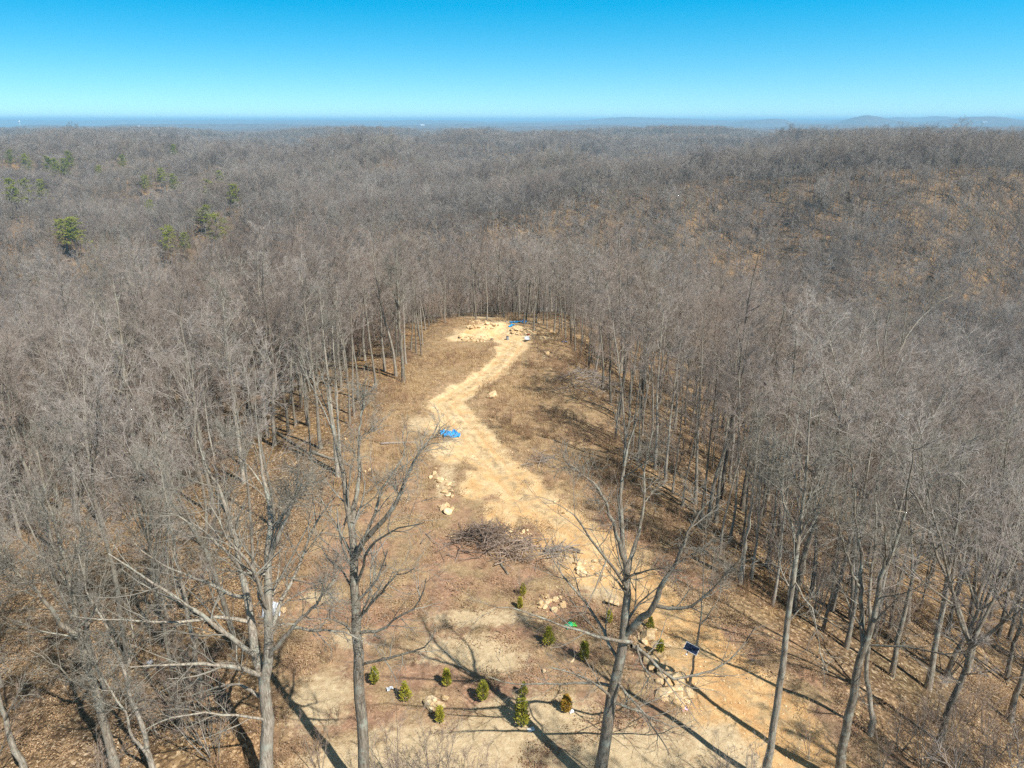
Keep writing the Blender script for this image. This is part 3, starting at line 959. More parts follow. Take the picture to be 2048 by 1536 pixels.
hero('tall pale-barked tree with a long bough reaching past the picture edge', (232, 1560),
     [([(232, 1560), (227, 1517), (207, 1441), (187, 1374), (170, 1307), (157, 1264), (150, 1217), (140, 1167), (127, 1124), (113, 1060), (92, 980), (70, 900)], .30, .03),
      ([(157, 1268), (127, 1254, -.4), (100, 1214, -.8), (60, 1171, -1.2), (27, 1137, -1.4), (-10, 1090, -1.6)], .17, .03)],
     [([(145, 1190), (115, 1130, .8), (100, 1080, 1.2), (90, 1020, 1.6)], .09, .02),
      ([(165, 1290), (190, 1220, .8), (205, 1160, 1.2), (225, 1100, 1.6)], .09, .02),
      ([(190, 1385), (150, 1365, -1), (110, 1330, -1.8), (60, 1300, -2.4)], .08, .02)], 504, 22, 1.2, 1.0)
hero('two-stemmed slim tree standing between the oak and the pale-barked tree', (308, 1552),
     [([(308, 1552), (300, 1517), (283, 1441), (262, 1397), (247, 1341), (227, 1291), (213, 1251), (180, 1197), (160, 1120), (150, 1050)], .19, .02),
      ([(302, 1525), (285, 1500, -.4), (265, 1474, -.6), (250, 1427, -.7), (225, 1390, -.8), (200, 1345, -.8), (182, 1300, -.8)], .12, .02)],
     [([(250, 1350), (265, 1290, .8), (260, 1230, 1.2), (250, 1170, 1.6)], .07, .015)], 505, 20, 1.1, .9)
hero('slender straight pole tree just behind the oak boughs', (360, 1468),
     [([(360, 1468), (353, 1391), (337, 1307), (323, 1224), (313, 1167), (300, 1090), (288, 1020), (270, 940)], .16, .02)], [([(330, 1260), (312, 1200, .5), (290, 1160, .8)], .06, .015)], 506, 10, .9, .6)
hero('grey pole tree rising behind the biggest oak bough', (402, 1400),
     [([(402, 1400), (393, 1324), (380, 1251), (370, 1191), (350, 1107), (338, 1030), (322, 950), (305, 870)], .19, .02)], [([(375, 1215), (350, 1160, .5), (340, 1110, .8)], .07, .015)], 507, 10, .9, .6)
hero('leaning trunk cut off by the bottom corner beside the leaf bank', (52, 1562),
     [([(52, 1562), (43, 1524), (20, 1481), (3, 1424), (-14, 1350), (-30, 1260), (-42, 1180)], .24, .05)], [([(10, 1440), (40, 1380, -.8), (55, 1330, -1.2)], .07, .02)], 508, 6, .9, .7)
hero('straight smooth-barked tree standing on the lower edge of the clay track', (1528, 1566),
     [([(1528, 1566), (1539, 1507), (1553, 1407), (1563, 1341), (1573, 1264), (1586, 1167), (1593, 1101), (1599, 1067), (1606, 1010), (1613, 950), (1614, 880), (1622, 800)], .25, .025),
      ([(1594, 1098), (1585, 1060, .5), (1570, 1020, .8), (1560, 960, 1.0), (1548, 900, 1.2)], .11, .02)],
     [([(1588, 1160), (1610, 1200, -1), (1632, 1240, -1.6), (1640, 1300, -2), (1655, 1345, -2.3)], .05, .015),
      ([(1598, 1075), (1635, 1010, -.6), (1660, 950, -1)], .07, .015)], 509, 14, .9, .75)
hero('pale tree splitting into two tall stems at the edge of the woods', (1676, 1566),
     [([(1676, 1566), (1683, 1507), (1703, 1407), (1719, 1324), (1729, 1291), (1739, 1264), (1759, 1191), (1769, 1134), (1789, 1091), (1809, 1034), (1822, 960), (1830, 880)], .30, .025),
      ([(1727, 1295), (1724, 1257, .4), (1721, 1174, .6), (1724, 1107, .8), (1713, 1044, .9), (1708, 970, 1), (1700, 890, 1)], .17, .02),
      ([(1721, 1180, .6), (1700, 1130, -.3), (1680, 1060, -.8), (1668, 1000, -1)], .09, .02)],
     [([(1733, 1290), (1800, 1293, -1), (1860, 1302, -2), (1915, 1308, -3), (1945, 1285, -3.5)], .07, .02),
      ([(1769, 1134), (1772, 1080, -.8), (1765, 1030, -1.4)], .08, .02)], 510, 16, .9, .8)
hero('crooked tree with a kinked foot just behind the two-stemmed one', (1737, 1468),
     [([(1737, 1468), (1747, 1446), (1739, 1407), (1733, 1341), (1738, 1270), (1741, 1180), (1750, 1090), (1752, 1000), (1760, 920)], .22, .02)], [([(1741, 1410), (1722, 1400, -.3), (1716, 1370, -.5)], .05, .02)], 511, 8, .9, .7)
for pl, rad, lab in (([(1856, 1378), (1866, 1324), (1876, 1257), (1889, 1207), (1899, 1141), (1913, 1057), (1920, 980), (1928, 890)], .27, 'dark-footed tall trunk leaning over the twiggy brush thicket'),
                     ([(1783, 1352), (1796, 1274), (1813, 1207), (1839, 1107), (1850, 1050), (1856, 980), (1862, 900)], .22, 'dark tall trunk between the two-stemmed tree and the brush thicket'),
                     ([(1933, 1342), (1950, 1280), (1973, 1207), (1993, 1134), (2003, 1024), (2010, 930), (2018, 840)], .25, 'tall grey trunk behind the brush thicket with a mottled stem'),
                     ([(2016, 1440), (2038, 1380), (2052, 1330), (2075, 1230), (2090, 1130)], .27, 'thick trunk at the picture edge beside the brush thicket'),
                     ([(2013, 1360), (2026, 1297), (2046, 1224), (2060, 1130), (2070, 1030)], .22, 'grey trunk near the picture edge one step behind the thick one'),
                     ([(1599, 1168), (1609, 1120), (1619, 1084), (1630, 1010), (1638, 940), (1645, 870)], .24, 'dark trunk rising directly behind the smooth-barked tree'),
                     ([(1480, 1165), (1487, 1110), (1497, 1050), (1506, 980), (1514, 900), (1523, 830)], .23, 'first tall trunk at the woods edge above the reddish weeds')):
    hero(lab, pl[0], [([*pl], rad, .025)], [], 520 + int(pl[0][0]) % 97, 16, .9, .65, 'tall trunks along the woods edge by the track')
hero('thin leaning young tree holding the solar panel', (1378, 1372),
     [([(1378, 1372), (1386, 1331), (1395, 1276), (1400, 1251), (1403, 1218), (1407, 1150), (1411, 1090), (1414, 1030)], .10, .015),
      ([(1400, 1251), (1411, 1239), (1429, 1212), (1445, 1170, .5), (1455, 1120, .8)], .06, .012)], [], 530, 8, .8, .6)
hero('tall slim pale tree alone at the clearing edge above the orange ferns', (808, 764),
     [([(808, 764), (803, 700), (799, 645), (797, 610), (795, 570), (792, 520), (790, 490)], .30, .03),
      ([(798, 625), (788, 590, .5), (778, 555, .8), (772, 520, 1)], .12, .02)], [([(797, 605), (812, 575), (820, 545)], .10, .02)], 531, 16, 1.0, .9)
hero('double trunk standing at the lower end of the dark shadow band', (676, 953),
     [([(676, 953), (671, 900), (665, 840), (658, 780), (652, 720), (645, 650), (640, 585)], .26, .03),
      ([(682, 950), (680, 900), (675, 830), (672, 770), (668, 700), (664, 630)], .20, .03)], [], 532, 18, .9, .7)
hero('long bare trunk behind the brown brush, with one broken bough', (488, 965),
     [([(488, 965), (480, 900), (470, 830), (462, 750), (452, 680), (445, 600), (440, 540)], .27, .03)], [([(470, 830), (500, 795, -1), (540, 770, -2)], .10, .03)], 533, 16, 1, .8)
hero('big pale-limbed tree rising from the brush on the shaded slope', (283, 1000),
     [([(283, 1000), (275, 940), (262, 840), (250, 770), (246, 720), (240, 660), (232, 600), (225, 560)], .36, .04),
      ([(248, 735), (232, 700), (215, 660), (200, 620), (185, 590)], .18, .03)], [([(258, 810), (300, 790, -1), (340, 775, -2)], .10, .02), ([(255, 790), (210, 770, -1), (170, 775, -2)], .10, .02)], 534, 16, 1, .9)
hero('old forked tree with dark limbs near the picture edge', (75, 860),
     [([(75, 860), (66, 800), (58, 740), (52, 690), (45, 640), (40, 590), (35, 540)], .38, .04),
      ([(56, 730), (40, 705), (22, 680), (0, 655), (-20, 620)], .2, .03)], [([(62, 770), (95, 745, -1), (130, 735, -2)], .1, .02)], 535, 16, 1, .9)
hero('broad-crowned giant spreading above the dark woods', (1768, 985),
     [([(1768, 985), (1767, 930), (1770, 860), (1772, 800), (1770, 750), (1768, 690), (1775, 640), (1785, 590)], .44, .04),
      ([(1771, 780), (1790, 730), (1805, 690, .5), (1830, 650, 1), (1870, 610, 1.5), (1905, 590, 2)], .22, .03),
      ([(1769, 765), (1750, 735), (1725, 715, -.5), (1700, 690, -1), (1675, 665, -1.5)], .16, .03),
      ([(1770, 750), (1756, 700), (1750, 650, .5), (1738, 600, 1)], .18, .03),
      ([(1772, 770), (1800, 700, -1), (1810, 640, -1.4), (1818, 585, -1.8)], .17, .03)], [], 536, 20, 1, .9)
hero('slim twin-stemmed tree in front of the broad-crowned giant', (1655, 925),
     [([(1655, 925), (1660, 880), (1666, 830), (1672, 760), (1674, 700), (1676, 640)], .22, .03),
      ([(1661, 875), (1680, 810), (1698, 745), (1713, 700), (1720, 640)], .16, .03)], [], 537, 16, 1, .8)

# ------------------------------------------------------------------ the woods
PINE_PX = [(137, 432, 47, 'broad bright pine standing alone above the brown slope'), (124, 440, 30, 'smaller pine tucked against the broad bright pine'), (433, 424, 46, 'round-crowned pine, largest of the middle group'), (333, 454, 42, 'narrow pine lowest of the middle group'), (298, 397, 28, 'small pine above the narrow one'), (378, 405, 40, 'dark slim pine next to the round-crowned pine'), (403, 410, 22, 'ragged pine between the dark slim pine and the round-crowned one'), (418, 358, 34, 'pine above the round-crowned one, bushy'), (438, 340, 24, 'small pine topmost of the middle group'), (460, 368, 26, 'slim pine east of the bushy pine'), (20, 357, 36, 'flat-topped pine nearest the picture edge'), (44, 358, 38, 'second flat-topped pine from the picture edge'), (76, 358, 28, 'spreading pine beside the flat-topped pair'), (323, 334, 22, 'tiny pine on the long slope, sunlit'), (346, 348, 24, 'tiny pine just below the sunlit tiny one'), (288, 352, 20, 'tiny pine standing apart on the long slope'), (197, 331, 16, 'tiny bright pine halfway up the slope'), (50, 306, 26, 'bushy pine high near the picture edge'), (12, 300, 18, 'pale pine highest at the picture edge'), (94, 312, 26, 'dark pine first of the upper cluster'), (107, 316, 26, 'dark pine second of the upper cluster'), (121, 316, 28, 'bright pine of the upper cluster'), (137, 302, 24, 'dark pine last of the upper cluster'), (242, 310, 18, 'dark tiny pine above the long slope'), (345, 288, 16, 'dark pine speck near the far crest'), (370, 462, 22, 'dull pine shrub below the ragged pine')]
PINE_AT = []
for (u, v, hp, lab) in PINE_PX:
    hx, hf, _ = ray(u, v)
    dn = math.hypot(hx, hf)
    d_ = np.geomspace(330, 2600, 300)
    qx, qy = hx / dn * d_, hf / dn * d_
    qg = height(qx, qy)
    qh = np.clip(hp * d_ / FPX * 1.3 + 11, 21, 33)
    _, tv2 = project(np.stack([qx, qy, qg + qh], -1))
    er = np.abs(tv2 - v) + d_ * 0.002
    j = int(np.argmin(er))
    PINE_AT.append((qx[j], qy[j], qg[j], qh[j], lab))
HOUSE_AT = ground_at(1080, 268)


def jitter_points(spacing, rmin, rmax, half_angle, rng):
    """points of a jittered grid inside a ring sector"""
    xm = rmax * math.sin(half_angle)
    nx, ny = int(2 * xm / spacing), int((rmax - (-30)) / spacing)
    gx, gy = np.meshgrid(np.arange(nx), np.arange(ny))
    x = -xm + (gx + rng.random(gx.shape)) * spacing
    y = -30 + (gy + rng.random(gy.shape)) * spacing
    x, y = x.ravel(), y.ravel()
    r = np.hypot(x, y); a = np.abs(np.arctan2(x, y))
    k = (r >= rmin) & (r < rmax) & (a < half_angle)
    return x[k], y[k]


def in_frame(u, v, m=0):
    return (u > -m) & (u < 2048 + m) & (v > -m) & (v < 1536 + m)


wrng = np.random.default_rng(21)
x, y = jitter_points(3.6, 18, 260, math.radians(60), wrng)
cs = clear_signed(x, y)
keep = cs < -1.2
# woods thin out at the front, where single trunks stand apart
keep &= (wrng.random(len(x)) < np.where((y < 62) & (x < 0), 0.42, np.where((y < 52) & (x > 0), 0.85, np.where(y > 110, 0.72, 0.9))))
keep &= ~((x > 0) & (y > 62) & (y < 116) & (cs > -9) & (wrng.random(len(x)) < 0.45))
for tx, ty, tr_ in TREES_TAKEN:
    keep &= np.hypot(x - tx, y - ty) > tr_
x, y = x[keep], y[keep]
z = height(x, y)
ht = np.clip(wrng.normal(20.5, 2.6, len(x)), 13, 27)
ht = np.where((y > 98) & (np.abs(x) < 40) & (y < 190), ht * 0.74, ht) * np.where(wrng.random(len(x)) < 0.3, wrng.uniform(0.55, 0.85, len(x)), 1)
# nothing unplanned in front of the open ridge, the big trees, or cutting into the frame from below
cu, cv = project(np.stack([CLEAR[:, 0], CLEAR[:, 1], np.zeros(len(CLEAR))], -1))
poly = np.stack([cu, cv], -1)
bu, bv = project(np.stack([x, y, z], -1))
blocked = np.zeros(len(x), bool)
for f in (0.35, 0.6, 0.8, 0.95):
    pu, pv = project(np.stack([x, y, z + ht * f], -1))
    blocked |= inside(pu, pv, poly) & (bv > pv + 25) & ~((f < 0.7) & (wrng.random(len(x)) < 0.0))
for f in (0.3, 0.5, 0.7, 0.85, 1.0):
    pu, pv = project(np.stack([x, y, z + ht * f], -1))
    blocked |= (bv > 1500) & in_frame(pu, pv, 160)
far_row = (y > 100) & (np.abs(x) < 26)
blocked &= ~far_row
x, y, z, ht = x[~blocked], y[~blocked], z[~blocked], ht[~blocked]
# the stand of trunks behind the far clearing
ROW = [(952, 641), (962, 629), (974, 639), (984, 633), (997, 619), (1039, 635), (1049, 648), (1068, 662), (1087, 650), (890, 645), (1131, 682), (1150, 702), (868, 640), (851, 660), (838, 672), (1014, 622), (1060, 632), (1108, 664), (930, 622), (908, 620), (1178, 735), (1205, 780), (822, 700), (752, 778), (770, 742), (842, 712), (716, 800), (700, 850), (641, 897), (621, 920), (1232, 880), (1248, 930), (1265, 900),
       (1545, 1212), (1588, 1222), (1645, 1262), (1692, 1296), (1502, 1158), (1440, 1108), (1458, 1088), (1402, 1056), (1418, 1040), (1365, 1014), (1345, 985), (1330, 962), (1310, 938), (1622, 1192), (1662, 1218), (1702, 1240), (1748, 1276), (1390, 1008), (1432, 1046), (1482, 1092), (1532, 1132), (1300, 905), (1285, 872), (1258, 858), (1240, 835), (1222, 805), (1275, 925),
       (858, 652), (878, 634), (898, 632), (918, 634), (942, 626), (1006, 628), (1026, 626), (1052, 640), (1072, 646), (1094, 658), (1118, 672), (1142, 690), (1160, 715), (1190, 752), (845, 690), (832, 706), (812, 728), (792, 752), (1124, 660), (1145, 672), (1165, 690)]
rw = np.array([ground_at(u, v) for u, v in ROW])
k = np.ones(len(x), bool)
for p in rw:
    k &= np.hypot(x - p[0], y - p[1]) > 2.4
x, y, z, ht = x[k], y[k], z[k], ht[k]
rh = np.where(rw[:, 1] > 95, wrng.uniform(12.5, 16, len(rw)), wrng.uniform(16, 21, len(rw)))
x, y, z, ht = cat(rw[:, 0], x), cat(rw[:, 1], y), cat(rw[:, 2], z), cat(rh, ht)
pick = wrng.integers(0, len(KINDS), len(x))
polelike = np.array([0, 2, 6])
pick[:len(rw)] = polelike[wrng.integers(0, 3, len(rw))]
pick = np.where((wrng.random(len(x)) < 0.35), polelike[wrng.integers(0, 3, len(x))], pick)
rotz = wrng.random(len(x)) * 6.283
tilt = wrng.normal(0, 0.035, (len(x), 2))
bu, bv = project(np.stack([x, y, z], -1)); tu, tv_ = project(np.stack([x, y, z + ht], -1))
vis = (in_frame(bu, bv) | in_frame(tu, tv_)) & (bv < 1700)
size = np.where(vis, np.abs(bv - tv_), 0)
order = np.argsort(-size)
N_SINGLE = 255
single = np.zeros(len(x), bool)
single[order[:N_SINGLE]] = True
single[:len(rw)] = True

# ---- names for the single trees: by stand, then counted across
sx, sy, su = x[single], y[single], bu[single]
idx = np.where(single)[0]
LOOK = {'pole': 'straight pole-like', 'fork': 'upward-forking', 'spread': 'wide-branching'}
depth_names = [(0, 40, 'foremost'), (40, 52, 'second'), (52, 64, 'third'), (64, 76, 'fourth'), (76, 88, 'fifth'), (88, 102, 'sixth'), (102, 118, 'seventh'), (118, 400, 'hindmost')]


def stand(i):
    if i < len(rw):
        return 'row around far clearing' if y[i] > 88 else 'thin line edging open ridge'
    side = 'track side woods' if x[i] > 0 else 'oak side woods'
    for a, b_, nm in depth_names:
        if a <= y[i] < b_:
            return nm + ' rank of ' + side


def place_single(i, label):
    t, c, kd = FINE[pick[i]]
    s = ht[i] / 21.0
    root = obj('bare_tree', None, loc=(x[i], y[i], z[i]), rot=(tilt[i, 0], tilt[i, 1], rotz[i]), scale=(s * (0.9 + 0.25 * ((i * 7) % 10) / 10), s * (0.9 + 0.25 * ((i * 7) % 10) / 10), s))
    obj('trunk', t, root); obj('crown', c, root)
    return root


groups = {}
for i in idx:
    groups.setdefault((stand(i), KINDS[pick[i]]), []).append(i)
for (st_, kd), members in groups.items():
    members.sort(key=lambda i: bu[i])
    for n_, i in enumerate(members):
        o = place_single(i, None)
        which = 'only' if len(members) == 1 else ORD[min(n_, len(ORD) - 1)]
        lab = f'{which} {LOOK[kd]} bare tree from left in {st_}'
        tag(o, lab, 'tree', 'bare trees of ' + st_.split(' of ')[-1])

# ---- the rest of the woods as masses
rest = ~single
PX, PY, PH = x[rest], y[rest], ht[rest]
x2, y2 = jitter_points(4.3, 258, 640, math.radians(46), wrng)
h2 = np.clip(wrng.normal(19.5, 3.6, len(x2)), 10, 28) * np.where(wrng.random(len(x2)) < 0.07, 1.25, 1)
X = np.concatenate([PX, x2]); Y = np.concatenate([PY, y2]); HT = np.concatenate([PH, h2])


def mass(name, X, Y, HT, protos, label, rng, fatten=1.0, near=()):
    k = np.hypot(X - HOUSE_AT[0], Y - HOUSE_AT[1] + 25) > 45
    for (qx, qy, *_r) in PINE_AT:
        q = math.hypot(qx, qy)
        for back in (0, 9, 18):
            k &= np.hypot(X - qx * (1 - back / q), Y - qy * (1 - back / q)) > 7
    X, Y, HT = X[k], Y[k], HT[k]
    Z = height(X, Y)
    n = len(X)
    s = (HT / 20.0)
    sc = np.stack([s * fatten * rng.uniform(0.85, 1.2, n), s * fatten * rng.uniform(0.85, 1.2, n), s], -1)
    rt = np.stack([rng.normal(0, 0.04, n), rng.normal(0, 0.04, n), rng.random(n) * 6.283], -1)
    pk = rng.integers(0, len(protos), n)
    if near:
        pk = np.where(np.hypot(X, Y) < 105, len(protos) + rng.integers(0, len(near), n), pk)
    return scatter(name, np.stack([X, Y, Z], -1), list(protos) + list(near), pk, rt, sc, label, 'woods')


def thin(X, Y, keepfrac):
    """glades and clumps"""
    g = fbm(X / 45, Y / 45, 81, 3)
    open_slope = 0.22 * np.exp(-(((X - 115) / 85) ** 2 + ((Y - 470) / 70) ** 2))
    return wrng.random(len(X)) < np.clip(keepfrac + 0.9 * g - open_slope, 0.25, 1)


k = thin(X, Y, 1.05)
mass('woods', X[k], Y[k], HT[k], MIDP, 'leafless grey brown woods covering the slopes beyond the ridge', wrng, 1.2, JFINE[:4])
x3, y3 = jitter_points(6.2, 640, 1500, math.radians(43), wrng)
h3 = np.clip(wrng.normal(19.5, 4.2, len(x3)), 9, 30) * np.where(wrng.random(len(x3)) < 0.07, 1.25, 1)
k = thin(x3, y3, 1.1)
mass('distant_woods', x3[k], y3[k], h3[k], FARP, 'leafless woods rolling over the middle distance hills', wrng, 1.45)
x4, y4 = jitter_points(12.0, 1500, 3700, math.radians(42), wrng)
h4 = np.clip(wrng.normal(21, 3.5, len(x4)), 12, 32)
mass('remote_woods', x4, y4, h4, FARP, 'leafless woods blending together on remote hills', wrng, 2.1)

# ------------------------------------------------------------------ undergrowth
def tuft_mesh(seed, n, h, spread, width, lean, mat):
    rng = np.random.default_rng(seed)
    a = rng.random(n) * 6.283; r = spread * np.sqrt(rng.random(n))
    bx, by = r * np.cos(a), r * np.sin(a)
    hh = h * rng.uniform(0.5, 1.1, n)
    la = rng.random(n) * 6.283; lm = hh * rng.uniform(0.1, lean, n)
    wx, wy = np.cos(la + 1.57) * width, np.sin(la + 1.57) * width
    z0 = np.zeros(n)
    v0 = np.stack([bx - wx, by - wy, z0 - 0.03], -1); v1 = np.stack([bx + wx, by + wy, z0 - 0.03], -1)
    v2 = np.stack([bx + np.cos(la) * lm * .45 - wx * .6, by + np.sin(la) * lm * .45 - wy * .6, hh * .6], -1); v3 = np.stack([bx + np.cos(la) * lm * .45 + wx * .6, by + np.sin(la) * lm * .45 + wy * .6, hh * .6], -1)
    v4 = np.stack([bx + np.cos(la) * lm, by + np.sin(la) * lm, hh], -1)
    V = np.stack([v0, v1, v2, v3, v4], 1).reshape(-1, 3)
    b = np.arange(n)[:, None] * 5
    return mesh_from('tuft', V, [b + np.array([[0, 1, 3, 2]]), b + np.array([[2, 3, 4]])], [mat], shade=False)


def weed_mesh(seed, n, h, mat):
    rng = np.random.default_rng(seed)
    a = rng.random(n) * 6.283; sp = rng.uniform(0.05, 0.5, n)
    st = np.stack([0.25 * np.cos(a) * rng.random(n), 0.25 * np.sin(a) * rng.random(n), np.full(n, -0.05)], -1)
    dd = np.stack([np.sin(sp) * np.cos(a), np.sin(sp) * np.sin(a), np.cos(sp)], -1)
    p, r = grow(rng, st, dd, h * rng.uniform(0.5, 1.0, n), np.full(n, 0.009), 4, 0.08, 0.02, 0.5)
    b = spawn(rng, p, r, 6, 0.3, 1, 0.6, 0.2, 0.4, 0.8, 0.006, 0.3, 0.1)
    p2, r2 = grow(rng, *b, 3, 0.12, 0.05, 0.6)
    v, f = tubes([(p, r, 3), (p2, r2, 3)])
    return mesh_from('weed', v, [f], [mat])


def leaf_patch(seed, n, size):
    rng = np.random.default_rng(seed)
    c = np.stack([rng.uniform(-size, size, n), rng.uniform(-size, size, n), rng.uniform(0.01, 0.05, n)], -1)
    a = rng.random(n) * 6.283; L = rng.uniform(0.022, 0.056, n)
    ex = np.stack([np.cos(a), np.sin(a), rng.normal(0, 0.35, n)], -1) * L[:, None]
    ey = np.stack([-np.sin(a), np.cos(a), rng.normal(0, 0.35, n)], -1) * (L * 0.6)[:, None]
    up = np.array([0, 0, 0.025])
    V = np.stack([c - ex, c - ey + up, c + ex, c + ey + up], 1).reshape(-1, 3)
    b = np.arange(n)[:, None] * 4
    return mesh_from('leaf_patch', V, [b + np.array([[0, 1, 2]]), b + np.array([[0, 2, 3]])], [M_LEAF], shade=False)


grng = np.random.default_rng(33)


def cover(name, n, region, protos, smin, smax, label, catg, xr=(-60, 60), yr=(22, 125)):
    xx = grng.uniform(*xr, n); yy = grng.uniform(*yr, n)
    k = grng.random(n) < region(xx, yy)
    xx, yy = xx[k], yy[k]
    zz = height(xx, yy)
    m = len(xx)
    s = grng.uniform(smin, smax, m)
    return scatter(name, np.stack([xx, yy, zz], -1), protos, grng.integers(0, len(protos), m), np.stack([grng.normal(0, .1, m), grng.normal(0, .1, m), grng.random(m) * 6.283], -1), np.stack([s, s, s * grng.uniform(.8, 1.2, m)], -1), label, catg)


def soft_bare(x, y):
    """1 on bare soil, 0 elsewhere"""
    t, s, c = masks(x, y)
    return np.clip(np.maximum(t * 1.3, np.clip(s * 1.6 - 0.3, 0, 1)), 0, 1), c


def grass_region(x, y):
    b, c = soft_bare(x, y)
    p = smooth(-0.25, 0.35, fbm(x / 7, y / 7, 91, 3))
    far = smooth(48, 75, y)
    return c * (1 - 0.96 * b) * (0.2 + 0.8 * p) * (0.13 + 0.87 * far)


def weed_region(x, y):
    b, c = soft_bare(x, y)
    td, _ = seg_dist(x, y, TRACK)
    xt = np.interp(y, TRACK[:, 1], TRACK[:, 0]) if False else 0
    p = smooth(-0.15, 0.4, fbm(x / 5, y / 5, 95, 3))
    edge = np.exp(-(clear_signed(x, y) / 4.0) ** 2)
    right = smooth(0, 4, x - np.interp(y, [26, 38, 48, 60, 75, 85, 100, 115], [18, 14, 6, -1, -6, -6, -1, 1])) * (y > 40)
    return (1 - b) * np.clip(c * p * 0.35 + 0.8 * edge * p + 0.68 * c * right * (0.3 + 0.7 * p), 0, 1)


cover('dry_grass', 26000, grass_region, [tuft_mesh(i, 26, 0.42, 0.34, 0.008, 0.9, M_GRASS) for i in range(5)], 0.6, 1.4, 'tan dry grass tufts over the open ridge', 'grass', (-32, 30), (24, 122))
cover('dry_weeds', 9000, weed_region, [weed_mesh(20 + i, 9, 1.1, M_WEED) for i in range(4)], 0.6, 1.35, 'brown dead weed stems beside the track and woods edge', 'weeds', (-34, 34), (24, 122))
cover('fallen_leaves', 5200, lambda x, y: (1 - soft_bare(x, y)[0] * 0.97) * (0.12 + 0.88 * smooth(-0.2, 0.35, fbm(x / 4.5, y / 4.5, 97, 4))) * np.where(np.abs(x) < y * 0.85 + 6, 1, 0), [leaf_patch(40 + i, 170, 0.8) for i in range(4)], 0.9, 1.3, 'brown leaves strewn over the near ground', 'leaves', (-58, 58), (22, 66))


def brush_region(x, y):
    c = clear_signed(x, y)
    p = smooth(-0.1, 0.45, fbm(x / 13, y / 13, 101, 3))
    left = np.where(x < 0, 1.0, 0.45)
    return np.where(c < -2.5, p * left, 0) * np.where((y < 40), 0.7, 1)


ux, uy = grng.uniform(-110, 110, 8200), grng.uniform(26, 175, 8200)
k = (grng.random(len(ux)) < brush_region(ux, uy)) & (np.abs(ux) < uy * 0.95 + 4)
ux, uy = ux[k], uy[k]
# saplings one can tell apart: the near ones by hand, the rest as undergrowth
SAP_PX = [(803, 1590, 5.2, 'upright sapling with reddish tips beside the straight forked tree'), (868, 1600, 5.0, 'thin sapling in front of the pale soil, nearest the boulder trio'), (915, 1606, 5.4, 'wispy sapling in front of the pale soil under the big shadow'), (950, 1612, 4.6, 'smallest wispy sapling in front of the pale soil'), (765, 1612, 4.4, 'low sapling brushing the foot of the straight forked tree'),
          (640, 1560, 3.8, 'low twiggy sapling growing in the shadow between oak and straight tree'), (1010, 1600, 3.2, 'short sapling at the bottom edge right of the big shadow'),
          (1500, 1590, 4.2, 'sapling at the foot of the smooth-barked tree'), (1448, 1570, 3.4, 'small sapling on the clay beside the track bank'), (1622, 1520, 3.0, 'sapling between the smooth-barked tree and the two-stemmed tree'),
          (1045, 1190, 2.6, 'grey bush beside the low cedar at the stone spill'), (1110, 1150, 2.8, 'grey twiggy bush trailing from the brush heap'), (1062, 1128, 2.5, 'low grey bush at the tail of the brush heap'),
          (560, 1250, 3.0, 'brown bush behind the oak fork'), (330, 1290, 3.5, 'brown bush under the longest oak bough'), (440, 1090, 4.5, 'brown thicket bush above the oak crown'), (372, 1330, 3.0, 'low bush beside the pole trees')]
BRUSH_PX = [(1800, 1500), (1838, 1470), (1878, 1510), (1905, 1465), (1935, 1500), (1968, 1470), (1995, 1510), (2025, 1480), (1850, 1540), (1915, 1550), (1970, 1545), (2030, 1540), (1880, 1440), (1945, 1430), (1765, 1540)]


def put_sapling(p, h, i, label, group):
    st, tw, _ = SAPS[i % 4]
    s = h / 5.5
    r = obj('sapling', None, loc=tuple(p), rot=(0, 0, i * 1.7), scale=(s, s, s))
    obj('stems', st, r); obj('twigs', tw, r)
    tag(r, label, 'sapling', group)


for i, (u, v, h, lab) in enumerate(SAP_PX):
    put_sapling(ground_at(u, v), h, i, lab, 'saplings and bushes on the near ground')
for i, (u, v) in enumerate(sorted(BRUSH_PX)):
    put_sapling(ground_at(u, v), 3.4 + 0.35 * ((i * 5) % 4), i + 1, f'{ORD[i]} bush from left in the grey brush thicket', 'bushes of the grey brush thicket')
zz = height(ux, uy); n_ = len(ux); s_ = grng.uniform(0.6, 1.5, n_)
scatter('undergrowth', np.stack([ux, uy, zz], -1), [q[2] for q in SAPS], grng.integers(0, 4, n_), np.stack([grng.normal(0, .06, n_), grng.normal(0, .06, n_), grng.random(n_) * 6.283], -1), np.stack([s_, s_, s_], -1), 'reddish brown saplings and brush under the trees', 'undergrowth')


